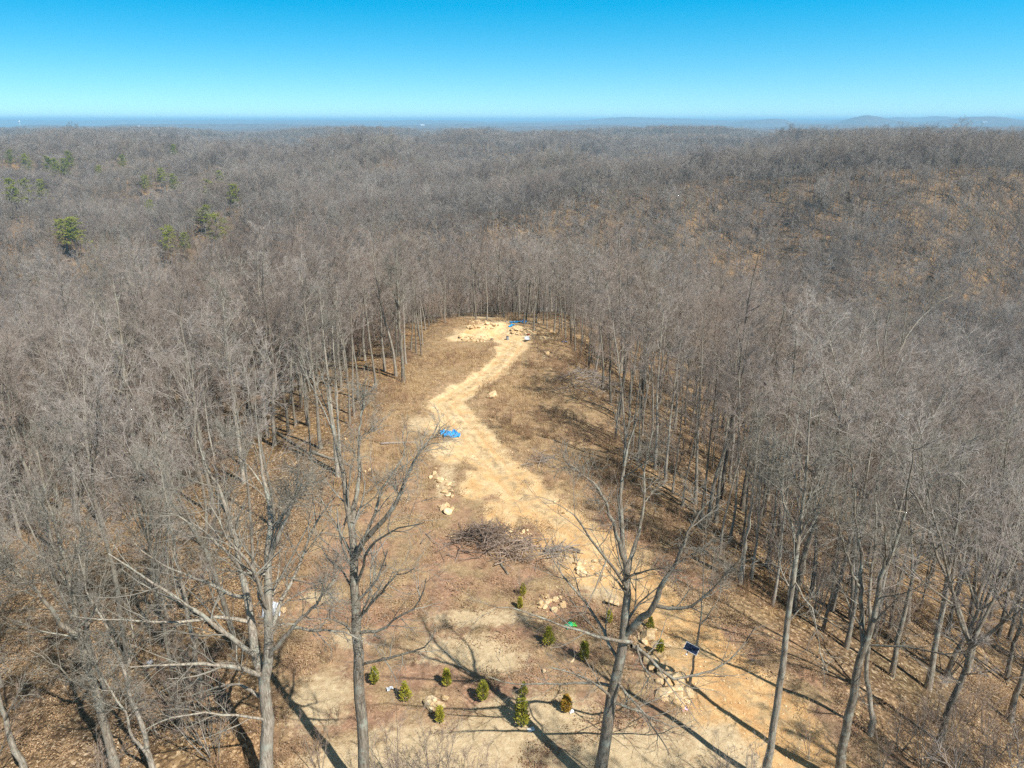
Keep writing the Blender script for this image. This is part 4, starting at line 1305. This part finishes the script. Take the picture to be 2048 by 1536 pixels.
# ------------------------------------------------------------------ evergreens
def pine_meshes(seed, Ht):
    rng = np.random.default_rng(seed)
    tp, tr = grow(rng, np.array([[0, 0, -0.5]]), np.array([[0.02, 0.01, 1.0]]), np.array([Ht]), np.array([Ht * 0.011]), 10, 0.02, 0.02, 0.12)
    b = spawn(rng, tp, tr, 34, 0.48, 0.99, 1.25, 0.22, 0.22, 0.35, 0.03, 0.72, 0.8)
    p, r = grow(rng, *b, 5, 0.1, 0.05, 0.3)
    # needle clumps along the outer boughs
    cl = []
    for i in range(len(p)):
        for t in (2, 3, 4):
            for _ in range(3):
                cl.append(p[i, t] + rng.normal(0, 0.38, 3))
    for _ in range(10):
        cl.append(tp[0, -1] + rng.normal(0, 0.4, 3))
    cl = np.array(cl)
    n = len(cl); m = 26
    d = unit(rng.normal(0, 1, (n, m, 3)) + np.array([0, 0, 0.5]))
    w = unit(np.cross(d, rng.normal(0, 1, (n, m, 3)))) * 0.07
    L = rng.uniform(0.28, 0.55, (n, m, 1))
    c = cl[:, None, :]
    V = np.stack([c - w, c + w, c + d * L], 2).reshape(-1, 3)
    f = np.arange(n * m)[:, None] * 3 + np.array([[0, 1, 2]])
    tv = tubes([(tp, tr, 7), (p, r, 4)])
    return mesh_from('pine_trunk', tv[0], [tv[1]], [M_BARK]), mesh_from('pine_crown', V, [f], [M_PINE], shade=False)


PINES = [pine_meshes(600 + i, 24.0) for i in range(4)]
for i, (px, py, g, hh, lab) in enumerate(PINE_AT):
    t, c = PINES[i % 4]
    s = hh / 24.0
    wd = 2.0 if ('broad' in lab or 'round' in lab) else 1.55
    o = obj('pine_tree', None, loc=(px, py, g), rot=(0, 0, i * 2.1), scale=(s * wd, s * wd, s))
    obj('trunk', t, o); obj('crown', c, o)
    tag(o, lab, 'pine tree', 'pines scattered over the far wooded slope')


def cedar_meshes(seed, mat):
    rng = np.random.default_rng(seed)
    n = 420
    t = rng.random(n) ** 0.75
    rad = (0.33 * np.clip(1 - t, 0, 1) ** 0.7 * np.clip(0.45 + 2.2 * t, 0, 1) + 0.015) * np.sqrt(rng.uniform(0.25, 1, n)) * (1 + 0.25 * np.sin(rng.random() * 6 + 5 * t))
    a = rng.random(n) * 6.283
    c = np.stack([rad * np.cos(a), rad * np.sin(a), 0.06 + 1.05 * t], -1)
    d = unit(np.stack([np.cos(a) * 0.7, np.sin(a) * 0.7, np.full(n, 0.9)], -1) + rng.normal(0, 0.25, (n, 3)))
    L = rng.uniform(0.10, 0.20, (n, 1))
    e = unit(np.cross(d, rng.normal(0, 1, (n, 3)))) * 0.035
    f = np.cross(d, unit(e)) * 0.035
    V = np.stack([c + e, c - e * .5 + f, c - e * .5 - f, c + d * L], 1).reshape(-1, 3)
    b = np.arange(n)[:, None] * 4
    F = np.concatenate([b + np.array([[0, 1, 3]]), b + np.array([[1, 2, 3]]), b + np.array([[2, 0, 3]])])
    sp, sr = grow(rng, np.array([[0, 0, -0.1]]), np.array([[0, 0, 1.0]]), np.array([1.0]), np.array([0.03]), 5, 0.03, 0, 0.3)
    tv = tubes([(sp, sr, 6)])
    return mesh_from('cedar_stem', tv[0], [tv[1]], [M_BARK]), mesh_from('cedar_foliage', V, [F], [mat], shade=False)


CEDARS = [cedar_meshes(700 + i, M_CEDAR) for i in range(4)] + [cedar_meshes(710, M_CEDAR_O)]
CEDAR_PX = [(750, 1368, 1.25, 'bright young cedar nearest the straight forked tree'), (811, 1400, 1.3, 'loose young cedar left of the boulder trio'), (894, 1372, 1.25, 'bright young cedar above the boulder trio'), (880, 1444, 1.1, 'small cedar just below the boulder trio'), (966, 1402, 1.45, 'narrow young cedar at the edge of the big trunk shadow'), (1047, 1390, .95, 'round low cedar at the top of the pale soil'), (1043, 1450, 1.9, 'tall dark cedar standing in the big trunk shadow'), (1132, 1424, 1.2, 'amber-orange young cedar on the pale soil'), (1218, 1246, 1.0, 'round green cedar below the flat slab'), (1097, 1290, 1.4, 'slim cedar below the green bag'), (1168, 1320, 1.4, 'slim cedar in the leaning tree boughs'), (1319, 1310, 1.15, 'green cedar at the top of the rock heap'), (1046, 1192, 1.05, 'dull cedar beside the grey bush'), (1300, 1258, 1.0, 'green cedar behind the leaning tree'), (1040, 1216, .9, 'small dull cedar beside the stone spill')]
for i, (u, v, h, lab) in enumerate(CEDAR_PX):
    p = ground_at(u, v)
    st, fo = CEDARS[4] if 'amber' in lab else CEDARS[i % 4]
    o = obj('young_cedar', None, loc=tuple(p), rot=(0, 0, i * 1.3), scale=(h * 0.86 * (0.85 + 0.1 * (i % 4)), h * 0.86, h * 0.88))
    obj('trunk', st, o); obj('crown', fo, o)
    tag(o, lab, 'cedar', 'young cedars planted on the open ridge')


# ------------------------------------------------------------------ rocks
def rock_mesh(seed, mat, flatness=0.65):
    import bmesh
    rng = np.random.default_rng(seed)
    bm = bmesh.new()
    bmesh.ops.create_icosphere(bm, subdivisions=2, radius=1.0)
    for _ in range(14):
        nrm = Vector(rng.normal(0, 1, 3)).normalized()
        dd = rng.uniform(0.45, 0.8)
        for v in bm.verts:
            q = v.co.dot(nrm)
            if q > dd: v.co -= nrm * (q - dd)
    for v in bm.verts:
        v.co.x *= 1.15; v.co.z *= flatness
        v.co += Vector(rng.normal(0, 0.025, 3))
    me = bpy.data.meshes.new('rock')
    bm.to_mesh(me); bm.free()
    me.materials.append(mat)
    return me


def rock_material():
    m, n, l, b = new_mat('sandstone', 0.9)
    tc = n.new('ShaderNodeTexCoord'); oi = n.new('ShaderNodeObjectInfo')
    f = noise(n, l, tc.outputs['Object'], 2.2, 6, 0.7)
    r = ramp(n, [(0.25, (0.38, 0.23, 0.11)), (0.48, (0.60, 0.45, 0.26)), (0.7, (0.74, 0.63, 0.46))])
    l.new(f, r.inputs[0])
    v = ramp(n, [(0, (0.80, 0.72, 0.62)), (0.6, (1.0, 0.97, 0.93)), (1, (1.12, 1.12, 1.12))])
    l.new(oi.outputs['Random'], v.inputs[0])
    c = mix(n, l, 1.0, r.outputs[0], v.outputs[0], 'MULTIPLY')
    l.new(c, b.inputs['Base Color'])
    bp = n.new('ShaderNodeBump'); bp.inputs['Strength'].default_value = 0.5; bp.inputs['Distance'].default_value = 0.06
    l.new(noise(n, l, tc.outputs['Object'], 5.0, 6, 0.7), bp.inputs['Height'])
    l.new(bp.outputs[0], b.inputs['Normal'])
    return m


M_ROCK = rock_material()
ROCKS = [rock_mesh(800 + i, M_ROCK, [0.7, 0.55, 0.85, 0.6][i % 4]) for i in range(10)]
rrng = np.random.default_rng(44)


def rock(p, s, label, group, i, flat_=1.0):
    o = obj('rock', ROCKS[i % 10], loc=(p[0], p[1], p[2] + s * 0.25 * flat_), rot=(rrng.normal(0, .25), rrng.normal(0, .25), rrng.random() * 6.28), scale=(s, s * rrng.uniform(.75, 1.1), s * flat_ * rrng.uniform(.8, 1.15)))
    tag(o, label, 'rock', group)
    return o


rock(ground_at(1228, 1206), 0.62, 'large flat pale slab lying alone above the round cedar', None, 3, 0.6)
rock(ground_at(862, 1412), 0.62, 'biggest boulder of the trio among the near cedars', 'boulder trio among the near cedars', 1)
rock(ground_at(876, 1414), 0.42, 'second boulder of the trio, leaning on the biggest', 'boulder trio among the near cedars', 2)
rock(ground_at(889, 1398), 0.34, 'smallest boulder of the trio, set a little behind', 'boulder trio among the near cedars', 4)
rock(ground_at(983, 794), 0.9, 'lone grey yellow boulder in the weeds inside the track bend', None, 6)
rock(ground_at(566, 1220), 0.32, 'lone pale stone beside the crumpled plastic sheet', None, 5)
rock(ground_at(1713, 1428), 0.26, 'pale stone at the foot of the two-stemmed tree', None, 5)
rock(ground_at(1145, 1322), 0.2, 'orange stone near the slim cedar', None, 7)
rock(ground_at(1088, 1343), 0.22, 'small pale stone under the long bough', None, 8)
PILES = [('near rock heap beside the track', [(1298, 1278, .62), (1303, 1266, .4), (1312, 1290, .42), (1290, 1286, .3), (1303, 1322, .55), (1306, 1336, .34), (1322, 1316, .5), (1330, 1342, .5), (1324, 1352, .36), (1340, 1350, .4), (1352, 1362, .62), (1338, 1368, .44), (1334, 1388, .66), (1352, 1386, .5), (1370, 1390, .62), (1350, 1404, .6), (1360, 1410, .46), (1342, 1400, .4), (1358, 1374, .42), (1366, 1376, .34), (1332, 1292, .3), (1316, 1306, .3), (1322, 1366, .3), (1376, 1376, .3), (1372, 1404, .26)]),
         ('stone spill beside the dull cedars', [(1066 + 62 * a, 1192 + 34 * b, c) for a, b, c in zip(rrng.random(24), rrng.random(24), rrng.uniform(.13, .36, 24))]),
         ('stone heap at the track bend below the brush', [(1146 + 66 * a, 1122 + 38 * b, c) for a, b, c in zip(rrng.random(30), rrng.random(30), rrng.uniform(.13, .38, 30))]),
         ('row of stones along the grassy bank', [(866 + 34 * t + 10 * a, 945 + 45 * t + 9 * b, c) for t, a, b, c in zip(np.linspace(0, 1, 18), rrng.normal(0, .6, 18), rrng.normal(0, .6, 18), rrng.uniform(.2, .5, 18))] + [(886, 1018, .5), (896, 1024, .55), (902, 1020, .35), (880, 1014, .3), (893, 1012, .42)]),
         ('spoil stones behind the far clearing', [(935 + 62 * a, 642 + 15 * b, c) for a, b, c in zip(rrng.random(34), rrng.random(34), rrng.uniform(.2, .52, 34))]),
         ('spoil stones at the near lip of the far clearing', [(918 + 62 * a, 674 + 10 * b, c) for a, b, c in zip(rrng.random(24), rrng.random(24), rrng.uniform(.18, .42, 24))]),
         ('stone mound by the blue sheet at the far clearing', [(1022 + 34 * a, 656 + 14 * b, c) for a, b, c in zip(rrng.random(22), rrng.random(22), rrng.uniform(.2, .48, 22))]),
         ('stones strewn along the clearing rim below the woods', [(1066 + 46 * a, 664 + 14 * b, c) for a, b, c in zip(rrng.random(20), rrng.random(20), rrng.uniform(.2, .5, 20))]),
         ('pale stones in the weeds past the track', [(1093, 708, .5), (1099, 713, .42), (1104, 716, .3), (1088, 705, .3), (1136, 1022, .2), (1110, 1004, .2), (1128, 1026, .25)]),
         ('stones under the brush heap by the track', [(1010 + 55 * a, 1062 + 18 * b, c) for a, b, c in zip(rrng.random(14), rrng.random(14), rrng.uniform(.14, .36, 14))]),
         ('stones in the grass by the double trunk', [(793, 933, .3), (800, 928, .26), (740, 940, .3), (732, 944, .22), (690, 880, .25)])]
for nm, lst in PILES:
    big = sorted(range(len(lst)), key=lambda q: -lst[q][2])[:2]
    across = sorted(range(len(lst)), key=lambda q: lst[q][0])
    for i, (u, v, s) in enumerate(lst):
        p = ground_at(u, v)
        if i in big:
            lab = f'{("largest", "second largest")[big.index(i)]} rock of the {nm}'
        else:
            lab = f'{ORD[across.index(i)]} rock from left in the {nm}'
        rock(p, s * (1.12 if 'near' in nm else 0.95), lab, nm, i)
# pebbles on the track
n_ = 2600
ti = rrng.random(n_) * (len(TRACK) - 1); i0 = ti.astype(int); w_ = (ti - i0)[:, None]
c_ = TRACK[i0] + (TRACK[np.minimum(i0 + 1, len(TRACK) - 1)] - TRACK[i0]) * w_
px_, py_ = c_[:, 0] + rrng.normal(0, 2.6, n_), c_[:, 1] + rrng.normal(0, 2.0, n_)
s_ = rrng.uniform(0.03, 0.11, n_)
scatter('gravel', np.stack([px_, py_, height(px_, py_)], -1), ROCKS[:4], rrng.integers(0, 4, n_), np.stack([rrng.normal(0, .4, n_), rrng.normal(0, .4, n_), rrng.random(n_) * 6.28], -1), np.stack([s_, s_, s_], -1), 'small stones lying on the clay track', 'gravel')


# ------------------------------------------------------------------ brush heaps and logs
def heap(name, u, v, size, n, label, mat, hgt=0.9):
    rng = np.random.default_rng(int(u))
    p = ground_at(u, v)
    c = np.stack([rng.normal(0, size[0], n), rng.normal(0, size[1], n)], -1)
    zz = hgt * np.exp(-((c[:, 0] / size[0]) ** 2 + (c[:, 1] / size[1]) ** 2) * .5) * rng.random(n) ** .6
    g = height(c[:, 0] + p[0], c[:, 1] + p[1]) - p[2]
    a = rng.random(n) * 6.283
    d = np.stack([np.cos(a), np.sin(a), rng.normal(0.12, 0.25, n)], -1)
    L = rng.uniform(0.8, 2.6, n)
    st = np.stack([c[:, 0], c[:, 1], zz + g + 0.08], -1) - unit(d) * L[:, None] / 2
    pp, rr_ = grow(rng, st, d, L, rng.uniform(0.012, 0.05, n), 5, 0.07, 0, 0.4)
    b = spawn(rng, pp, rr_, 4, 0.3, 1, 0.6, 0.2, 0.45, 0.6, 0.007, 0.3)
    p2, r2 = grow(rng, *b, 3, 0.12, 0.02, 0.5)
    tv = tubes([(pp, rr_, 5), (p2, r2, 3)])
    o = obj(name, mesh_from(name, tv[0], [tv[1]], [mat]), loc=tuple(p))
    tag(o, label, 'brush pile', None, 'stuff')
    return o


M_HEAP = flat_mat('brown_brushwood', (0.22, 0.165, 0.13), 0.5, 1.2)
M_DEAD = flat_mat('weathered_dead_wood', (0.30, 0.26, 0.225), 0.35, 5)
heap('brush_pile', 970, 1085, (1.5, 1.0), 190, 'tangled pile of grey cut branches beside the clay bank', M_HEAP, 1.8)
heap('brush_pile', 1030, 1100, (1.4, 0.9), 110, 'lower tail of dark twigs trailing off the branch pile', M_BRUSH, 0.7)
heap('brush_pile', 1178, 765, (2.4, 2.6), 220, 'long heap of pale dead brush at the woods edge past the track', M_DEAD, 1.6)
heap('brush_pile', 1120, 1106, (0.8, 0.5), 40, 'small grey heap of roots on the clay bank', M_DEAD, 0.6)
heap('brush_pile', 1085, 925, (0.8, 0.8), 26, 'few pale dead branches at the weedy track edge', M_DEAD, 0.5)
LOGS = [((762, 889), (832, 886), .13, 'pale fallen log lying in the grass by the brown shrubs'), ((1090, 1106), (1122, 1102), .2, 'short grey log end on the clay bank'), ((1000, 1126), (1016, 1150), .09, 'cut pole sticking out below the branch pile'), ((620, 905), (705, 935), .16, 'dark fallen trunk lying towards the double trunk'), ((555, 868), (612, 905), .14, 'dark fallen trunk behind the brown brush'), ((1160, 1105), (1141, 1098), .14, 'stump-like log beside the stone heap'), ((1395, 985), (1450, 1005), .1, 'thin pale fallen pole inside the dark woods')]
for i, (a_, b_, r_, lab) in enumerate(LOGS):
    pa, pb = ground_at(*a_), ground_at(*b_)
    q = np.linspace(0, 1, 7)[:, None]
    pts = pa + (pb - pa) * q
    pts[:, 2] = height(pts[:, 0], pts[:, 1]) + r_ * 0.8
    org = pts[0].copy()
    ln = np.linalg.norm(pts[-1] - pts[0])
    rg = np.random.default_rng(i)
    pts[1:-1] += rg.normal(0, .03, (5, 3))
    rad = np.linspace(r_, r_ * .65, 7)
    v, f = tubes([((pts - org)[None], rad[None], 9)])
    ca, cb = len(v), len(v) + 1
    v = np.concatenate([v, [[0, 0, 0]], [pts[-1] - org]])
    k9 = np.arange(9)
    caps = np.concatenate([np.stack([np.full(9, ca), (k9 + 1) % 9, k9], -1), np.stack([np.full(9, cb), 54 + k9, 54 + (k9 + 1) % 9], -1)])
    o = obj('fallen_log', mesh_from('log', v, [f, caps], [M_DEAD if 'pale' in lab or 'grey' in lab else M_BARK]), loc=tuple(org))
    tag(o, lab, 'log', 'fallen logs')

# ------------------------------------------------------------------ things people left
M_TARP = flat_mat('blue_tarp', (0.02, 0.30, 0.70), 0.45, 3.0, 0.45, 0.5)
M_WHITE = flat_mat('white_plastic', (0.78, 0.78, 0.78), 0.08, 6, 0.4, 0.5)
M_GREENP = flat_mat('green_plastic', (0.02, 0.42, 0.20), 0.4, 5, 0.4, 0.5)
M_GREYP = flat_mat('grey_plastic_sheet', (0.52, 0.56, 0.60), 0.3, 5, 0.35, 0.5)
M_PINK = flat_mat('pink_plastic', (0.75, 0.45, 0.55), 0.2, 5, 0.5, 0.5)
M_DARK = flat_mat('dark_metal', (0.03, 0.03, 0.035), 0.2, 8, 0.5, 0.5)
M_RED = flat_mat('red_paint', (0.45, 0.05, 0.035), 0.2, 2, 0.6)
M_CELL = flat_mat('solar_cell', (0.012, 0.02, 0.05), 0.3, 4, 0.25, 0.5)
M_ALU = flat_mat('aluminium_frame', (0.72, 0.73, 0.75), 0.06, 5, 0.35, 0.5)
M_ROOFG = flat_mat('grey_roof', (0.30, 0.30, 0.31), 0.1, 2)


def sheet(name, p, sx, sy, n, amp, mat, rot, seed, label, catg, thick=0.012, lift=0.04):
    """a crumpled sheet lying on the ground, with thickness"""
    gx, gy = np.meshgrid(np.linspace(-sx, sx, n), np.linspace(-sy, sy, n), indexing='ij')
    ed = 1 + 0.18 * vnoise(gx * 2.1 + seed, gy * 2.1, seed)
    X, Y = gx * ed, gy * ed
    c, s = math.cos(rot), math.sin(rot)
    WX, WY = X * c - Y * s, X * s + Y * c
    Z = np.abs(fbm(gx * 2.4 + seed * 3.1, gy * 2.4, seed, 4)) * amp + lift
    G = height(WX + p[0], WY + p[1]) - p[2]
    top = np.stack([WX, WY, Z + G], -1).reshape(-1, 3)
    bot = top - np.array([0, 0, thick])
    i = np.arange(n - 1)[:, None] * n; j = np.arange(n - 1)[None, :]
    q = np.stack([i + j, i + n + j, i + n + j + 1, i + j + 1], -1).reshape(-1, 4)
    N = n * n
    rim = np.concatenate([np.arange(n) * n, (n - 1) * n + np.arange(1, n), (np.arange(n - 1)[::-1]) * n + n - 1, np.arange(1, n - 1)[::-1]])
    rn = np.roll(rim, -1)
    side = np.stack([rim, rim + N, rn + N, rn], -1)
    o = obj(name, mesh_from(name, np.concatenate([top, bot]), [q, q[:, ::-1] + N, side], [mat], shade=False), loc=tuple(p))
    if label: tag(o, label, catg)
    return o


sheet('tarp', ground_at(902, 871), 0.95, 0.75, 26, 0.75, M_TARP, 0.3, 5, 'crumpled bright blue tarp on the clay bank beside the track', 'tarp')
sheet('tarp', ground_at(1037, 645), 1.3, 0.5, 22, 0.5, M_TARP, 0.1, 8, 'blue tarp spread behind the stone mound at the far clearing', 'tarp')
sheet('tarp', ground_at(1023, 652), 0.45, 0.4, 16, 0.3, M_TARP, 0.8, 9, 'small blue sheet scrap in front of the far stone mound', 'tarp')
sheet('plastic_sheet', ground_at(1129, 684), 0.4, 0.35, 14, 0.3, flat_mat('slate_blue_sheet', (0.12, 0.2, 0.36), 0.3, 4, 0.5), 0.4, 12, 'slate blue bundle under the woods edge trunks', 'plastic sheet')
o = sheet('plastic_sheet', ground_at(544, 1222), 0.55, 0.75, 22, 0.6, M_GREYP, 0.2, 13, 'crumpled silvery plastic sheet with green corner behind the oak', 'plastic sheet')
q = sheet('green_corner', ground_at(541, 1201), 0.16, 0.26, 10, 0.12, M_GREENP, 0.1, 14, None, None, 0.012, 0.42)
q.parent = o; q.location = q.location - o.location
sheet('plastic_bag', ground_at(1137, 1254), 0.24, 0.26, 14, 0.4, M_GREENP, 0.4, 15, 'crumpled green plastic bag under the leaning tree bough', 'bag')
sheet('plastic_bag', ground_at(1148, 1251), 0.17, 0.26, 12, 0.36, flat_mat('lime_plastic', (0.08, 0.5, 0.06), 0.4, 5, 0.4), 0.1, 16, 'lime green bag touching the crumpled green one', 'bag')
sheet('plastic_bag', ground_at(1368, 1419), 0.2, 0.16, 12, 0.25, M_PINK, 0.4, 17, 'pale pink bag at the lower end of the rock heap', 'bag')
sheet('plastic_bag', ground_at(780, 1379), 0.2, 0.18, 12, 0.25, M_GREYP, 0.4, 18, 'grey wad of netting left of the loose cedar', 'netting')
sheet('plastic_bag', ground_at(1142, 1424), 0.13, 0.15, 12, 0.25, M_WHITE, 0.4, 19, 'small white bag beside the amber cedar', 'bag')
sheet('paper_scrap', ground_at(1062, 1460), 0.2, 0.12, 10, 0.08, M_WHITE, 0.4, 20, 'white scrap in the big trunk shadow below the dark cedar', 'paper')


def box(c, s, rz=0.0):
    c = np.asarray(c, float); s = np.asarray(s, float) / 2
    k = np.array([[-1, -1, -1], [1, -1, -1], [1, 1, -1], [-1, 1, -1], [-1, -1, 1], [1, -1, 1], [1, 1, 1], [-1, 1, 1]], float) * s
    cz, sz = math.cos(rz), math.sin(rz)
    k = np.stack([k[:, 0] * cz - k[:, 1] * sz, k[:, 0] * sz + k[:, 1] * cz, k[:, 2]], -1) + c
    f = np.array([[0, 3, 2, 1], [4, 5, 6, 7], [0, 1, 5, 4], [1, 2, 6, 5], [2, 3, 7, 6], [3, 0, 4, 7]])
    return k, f


def boxes(name, lst, mat, parent=None, loc=None, rot=None):
    V, F, b = [], [], 0
    for it in lst:
        v, f = box(*it); V.append(v); F.append(f + b); b += 8
    return obj(name, mesh_from(name, np.concatenate(V), [np.concatenate(F)], [mat], shade=False), parent, loc, rot)


def lathe(name, prof, k, mat, parent=None, loc=None, rot=None):
    prof = np.asarray(prof, float)
    a = np.arange(k) * 2 * math.pi / k
    V = np.stack([prof[:, 0:1] * np.cos(a), prof[:, 0:1] * np.sin(a), np.repeat(prof[:, 1:2], k, 1)], -1).reshape(-1, 3)
    n = len(prof)
    i = np.arange(n - 1)[:, None] * k; j = np.arange(k)[None, :]; jn = (j + 1) % k
    q = np.stack([i + j, i + jn, i + k + jn, i + k + j], -1).reshape(-1, 4)
    return obj(name, mesh_from(name, V, [q], [mat]), parent, loc, rot)


# solar panel fixed to the thin tree
pb = ground_at(1378, 1372)
xr_, fr_, dr_ = ray(1383, 1297)
tt = (pb[1] - 0.15) / fr_
pc = np.array([xr_ * tt, pb[1] - 0.15, CAMZ - dr_ * tt])
root = obj('solar_panel', None, loc=tuple(pc), rot=(math.radians(30), math.radians(8), math.radians(-34)))
tag(root, 'small dark solar panel with pale frame on the thin leaning tree', 'solar panel')
boxes('frame', [((0, 0.235, 0), (0.84, 0.018, 0.04)), ((0, -0.235, 0), (0.84, 0.018, 0.04)), ((0.405, 0, 0), (0.018, 0.452, 0.04)), ((-0.405, 0, 0), (0.018, 0.452, 0.04))], M_ALU, root)
boxes('backing', [((0, 0, -0.006), (0.792, 0.452, 0.012))], M_DARK, root)
for i in range(9):
    for j in range(2):
        boxes('cell', [((-0.345 + i * 0.0865, -0.11 + j * 0.22, 0.006), (0.074, 0.205, 0.006))], M_CELL, root)
boxes('bracket', [((0.12, 0.05, -0.10), (0.06, 0.06, 0.18)), ((-0.12, -0.30, -0.05), (0.05, 0.22, 0.03))], M_DARK, root)
lathe('camera_head', [(0.001, -0.07), (0.05, -0.06), (0.065, 0), (0.05, 0.05), (0.001, 0.065)], 12, M_WHITE, root, (-0.12, -0.44, -0.06))

# white topped bucket in the leaves, boxes at the far clearing
p = ground_at(302, 1334)
root = obj('bucket', None, loc=tuple(p)); tag(root, 'dark bucket with white lid standing in the leaf litter', 'bucket')
lathe('body', [(0.001, 0), (0.15, 0), (0.18, 0.36), (0.19, 0.38)], 16, M_DARK, root)
lathe('lid', [(0.195, 0.375), (0.195, 0.41), (0.15, 0.425), (0.001, 0.425)], 16, M_WHITE, root)
p = ground_at(1055, 683)
root = obj('folding_bench', None, loc=tuple(p), rot=(0, 0, 0.4)); tag(root, 'pale folding bench by the track entering the far clearing', 'bench')
boxes('seat', [((0, 0, 0.40), (0.8, 0.45, 0.05))], M_GREYP, root)
boxes('backrest', [((0, 0.25, 0.62), (0.8, 0.04, 0.36))], M_GREYP, root)
for sx_ in (-1, 1):
    for sy_ in (-1, 1):
        boxes('leg', [((sx_ * 0.36, sy_ * 0.19, 0.17), (0.05, 0.05, 0.42))], M_DARK, root)
p = ground_at(1015, 680)
root = obj('barrel', None, loc=tuple(p)); tag(root, 'small grey drum on the weedy edge of the far clearing', 'drum')
lathe('body', [(0.001, 0), (0.2, 0), (0.21, 0.1), (0.2, 0.3), (0.21, 0.5), (0.2, 0.6), (0.001, 0.6)], 14, flat_mat('drum_grey', (0.25, 0.27, 0.32), .2), root)
lathe('lid', [(0.215, 0.585), (0.215, 0.625), (0.001, 0.63)], 14, M_DARK, root)
p = ground_at(984, 681)
o = sheet('plastic_bag', p, 0.28, 0.2, 12, 0.35, M_DARK, 0.2, 31, 'black bag on the near lip of the far clearing', 'bag')
sheet('tarp', ground_at(1057, 670), 0.24, 0.2, 10, 0.3, M_RED, 0.2, 32, 'red cloth among the rim stones of the far clearing', 'cloth')


# ------------------------------------------------------------------ far away: water tower, red roofed house, farm roofs
def far_point(u, v_top, d_, h):
    hx, hf, _ = ray(u, v_top)
    dn = math.hypot(hx, hf)
    px, py = hx / dn * d_, hf / dn * d_
    return px, py, H(px, py)


def house(p, w, hgt, wall, roof, label, rz=0.2):
    px, py, base = p
    low = -1.0
    root = obj('house', None, loc=(px, py, base), rot=(0, 0, rz)); tag(root, label, 'house', 'far farm buildings among the woods')
    boxes('wall', [((0, 0, (hgt * .6 + low) / 2), (w, w * .55, hgt * .6 - low))], wall, root)
    hw, hd = w * .54, w * .32
    V = np.array([[-hw, -hd, hgt * .58], [hw, -hd, hgt * .58], [hw, hd, hgt * .58], [-hw, hd, hgt * .58], [-hw, 0, hgt], [hw, 0, hgt]])
    obj('roof', mesh_from('roof', V, [np.array([[0, 1, 5, 4], [2, 3, 4, 5], [3, 2, 1, 0]]), np.array([[1, 2, 5], [3, 0, 4]])], [roof], shade=False), root)


def on_hill(u, v):
    x, f, d = ray(u, v)
    t = np.geomspace(3800, 30000, 900)
    i = int(np.argmax(CAMZ - d * t < height(x * t, f * t) + 13))
    return (x * t[i], f * t[i], CAMZ - d * t[i])


house(HOUSE_AT, 12, 12, M_RED, M_RED, 'red roofed house on the crest of the far woods')
house(on_hill(845, 251), 34, 9, M_WHITE, M_WHITE, 'long white farm building on the blue horizon slope')
house(on_hill(278, 253), 15, 7, M_WHITE, M_WHITE, 'white house speck on the blue hills')
house(on_hill(1968, 245), 60, 14, M_WHITE, M_ROOFG, 'pale building below the far blue hill')
px, py, g = far_point(38, 241, 8200, 60)
hx, hf, dd = ray(38, 241)
zt = CAMZ - dd / math.hypot(hx, hf) * 8200
root = obj('water_tower', None, loc=(px, py, zt - 52)); tag(root, 'white water tower standing on the horizon', 'water tower')
lathe('tank', [(0.01, 34), (5, 36), (8.5, 42), (8.5, 46), (5, 51), (0.01, 52)], 14, M_WHITE, root)
lathe('stem', [(3.2, -60), (2.4, 20), (3.2, 35.5)], 10, M_WHITE, root)

# ------------------------------------------------------------------ the air
low_z, high_z = -220.0, 88.0
hv, hf_ = box((0, 0, (low_z + high_z) / 2), (124000, 124000, high_z - low_z))
hm = bpy.data.materials.new('air')
hm.use_nodes = True
hm.node_tree.nodes.clear()
ho = hm.node_tree.nodes.new('ShaderNodeOutputMaterial')
pv = hm.node_tree.nodes.new('ShaderNodeVolumePrincipled')
pv.inputs['Color'].default_value = (0.36, 0.72, 1.0, 1)
pv.inputs['Density'].default_value = 1.15e-4
pv.inputs['Anisotropy'].default_value = 0.0
hm.node_tree.links.new(pv.outputs[0], ho.inputs['Volume'])
tag(obj('haze', mesh_from('haze', hv, [hf_], [hm], shade=False)), 'thin blue haze in the air over the hills', 'haze', None, 'stuff')
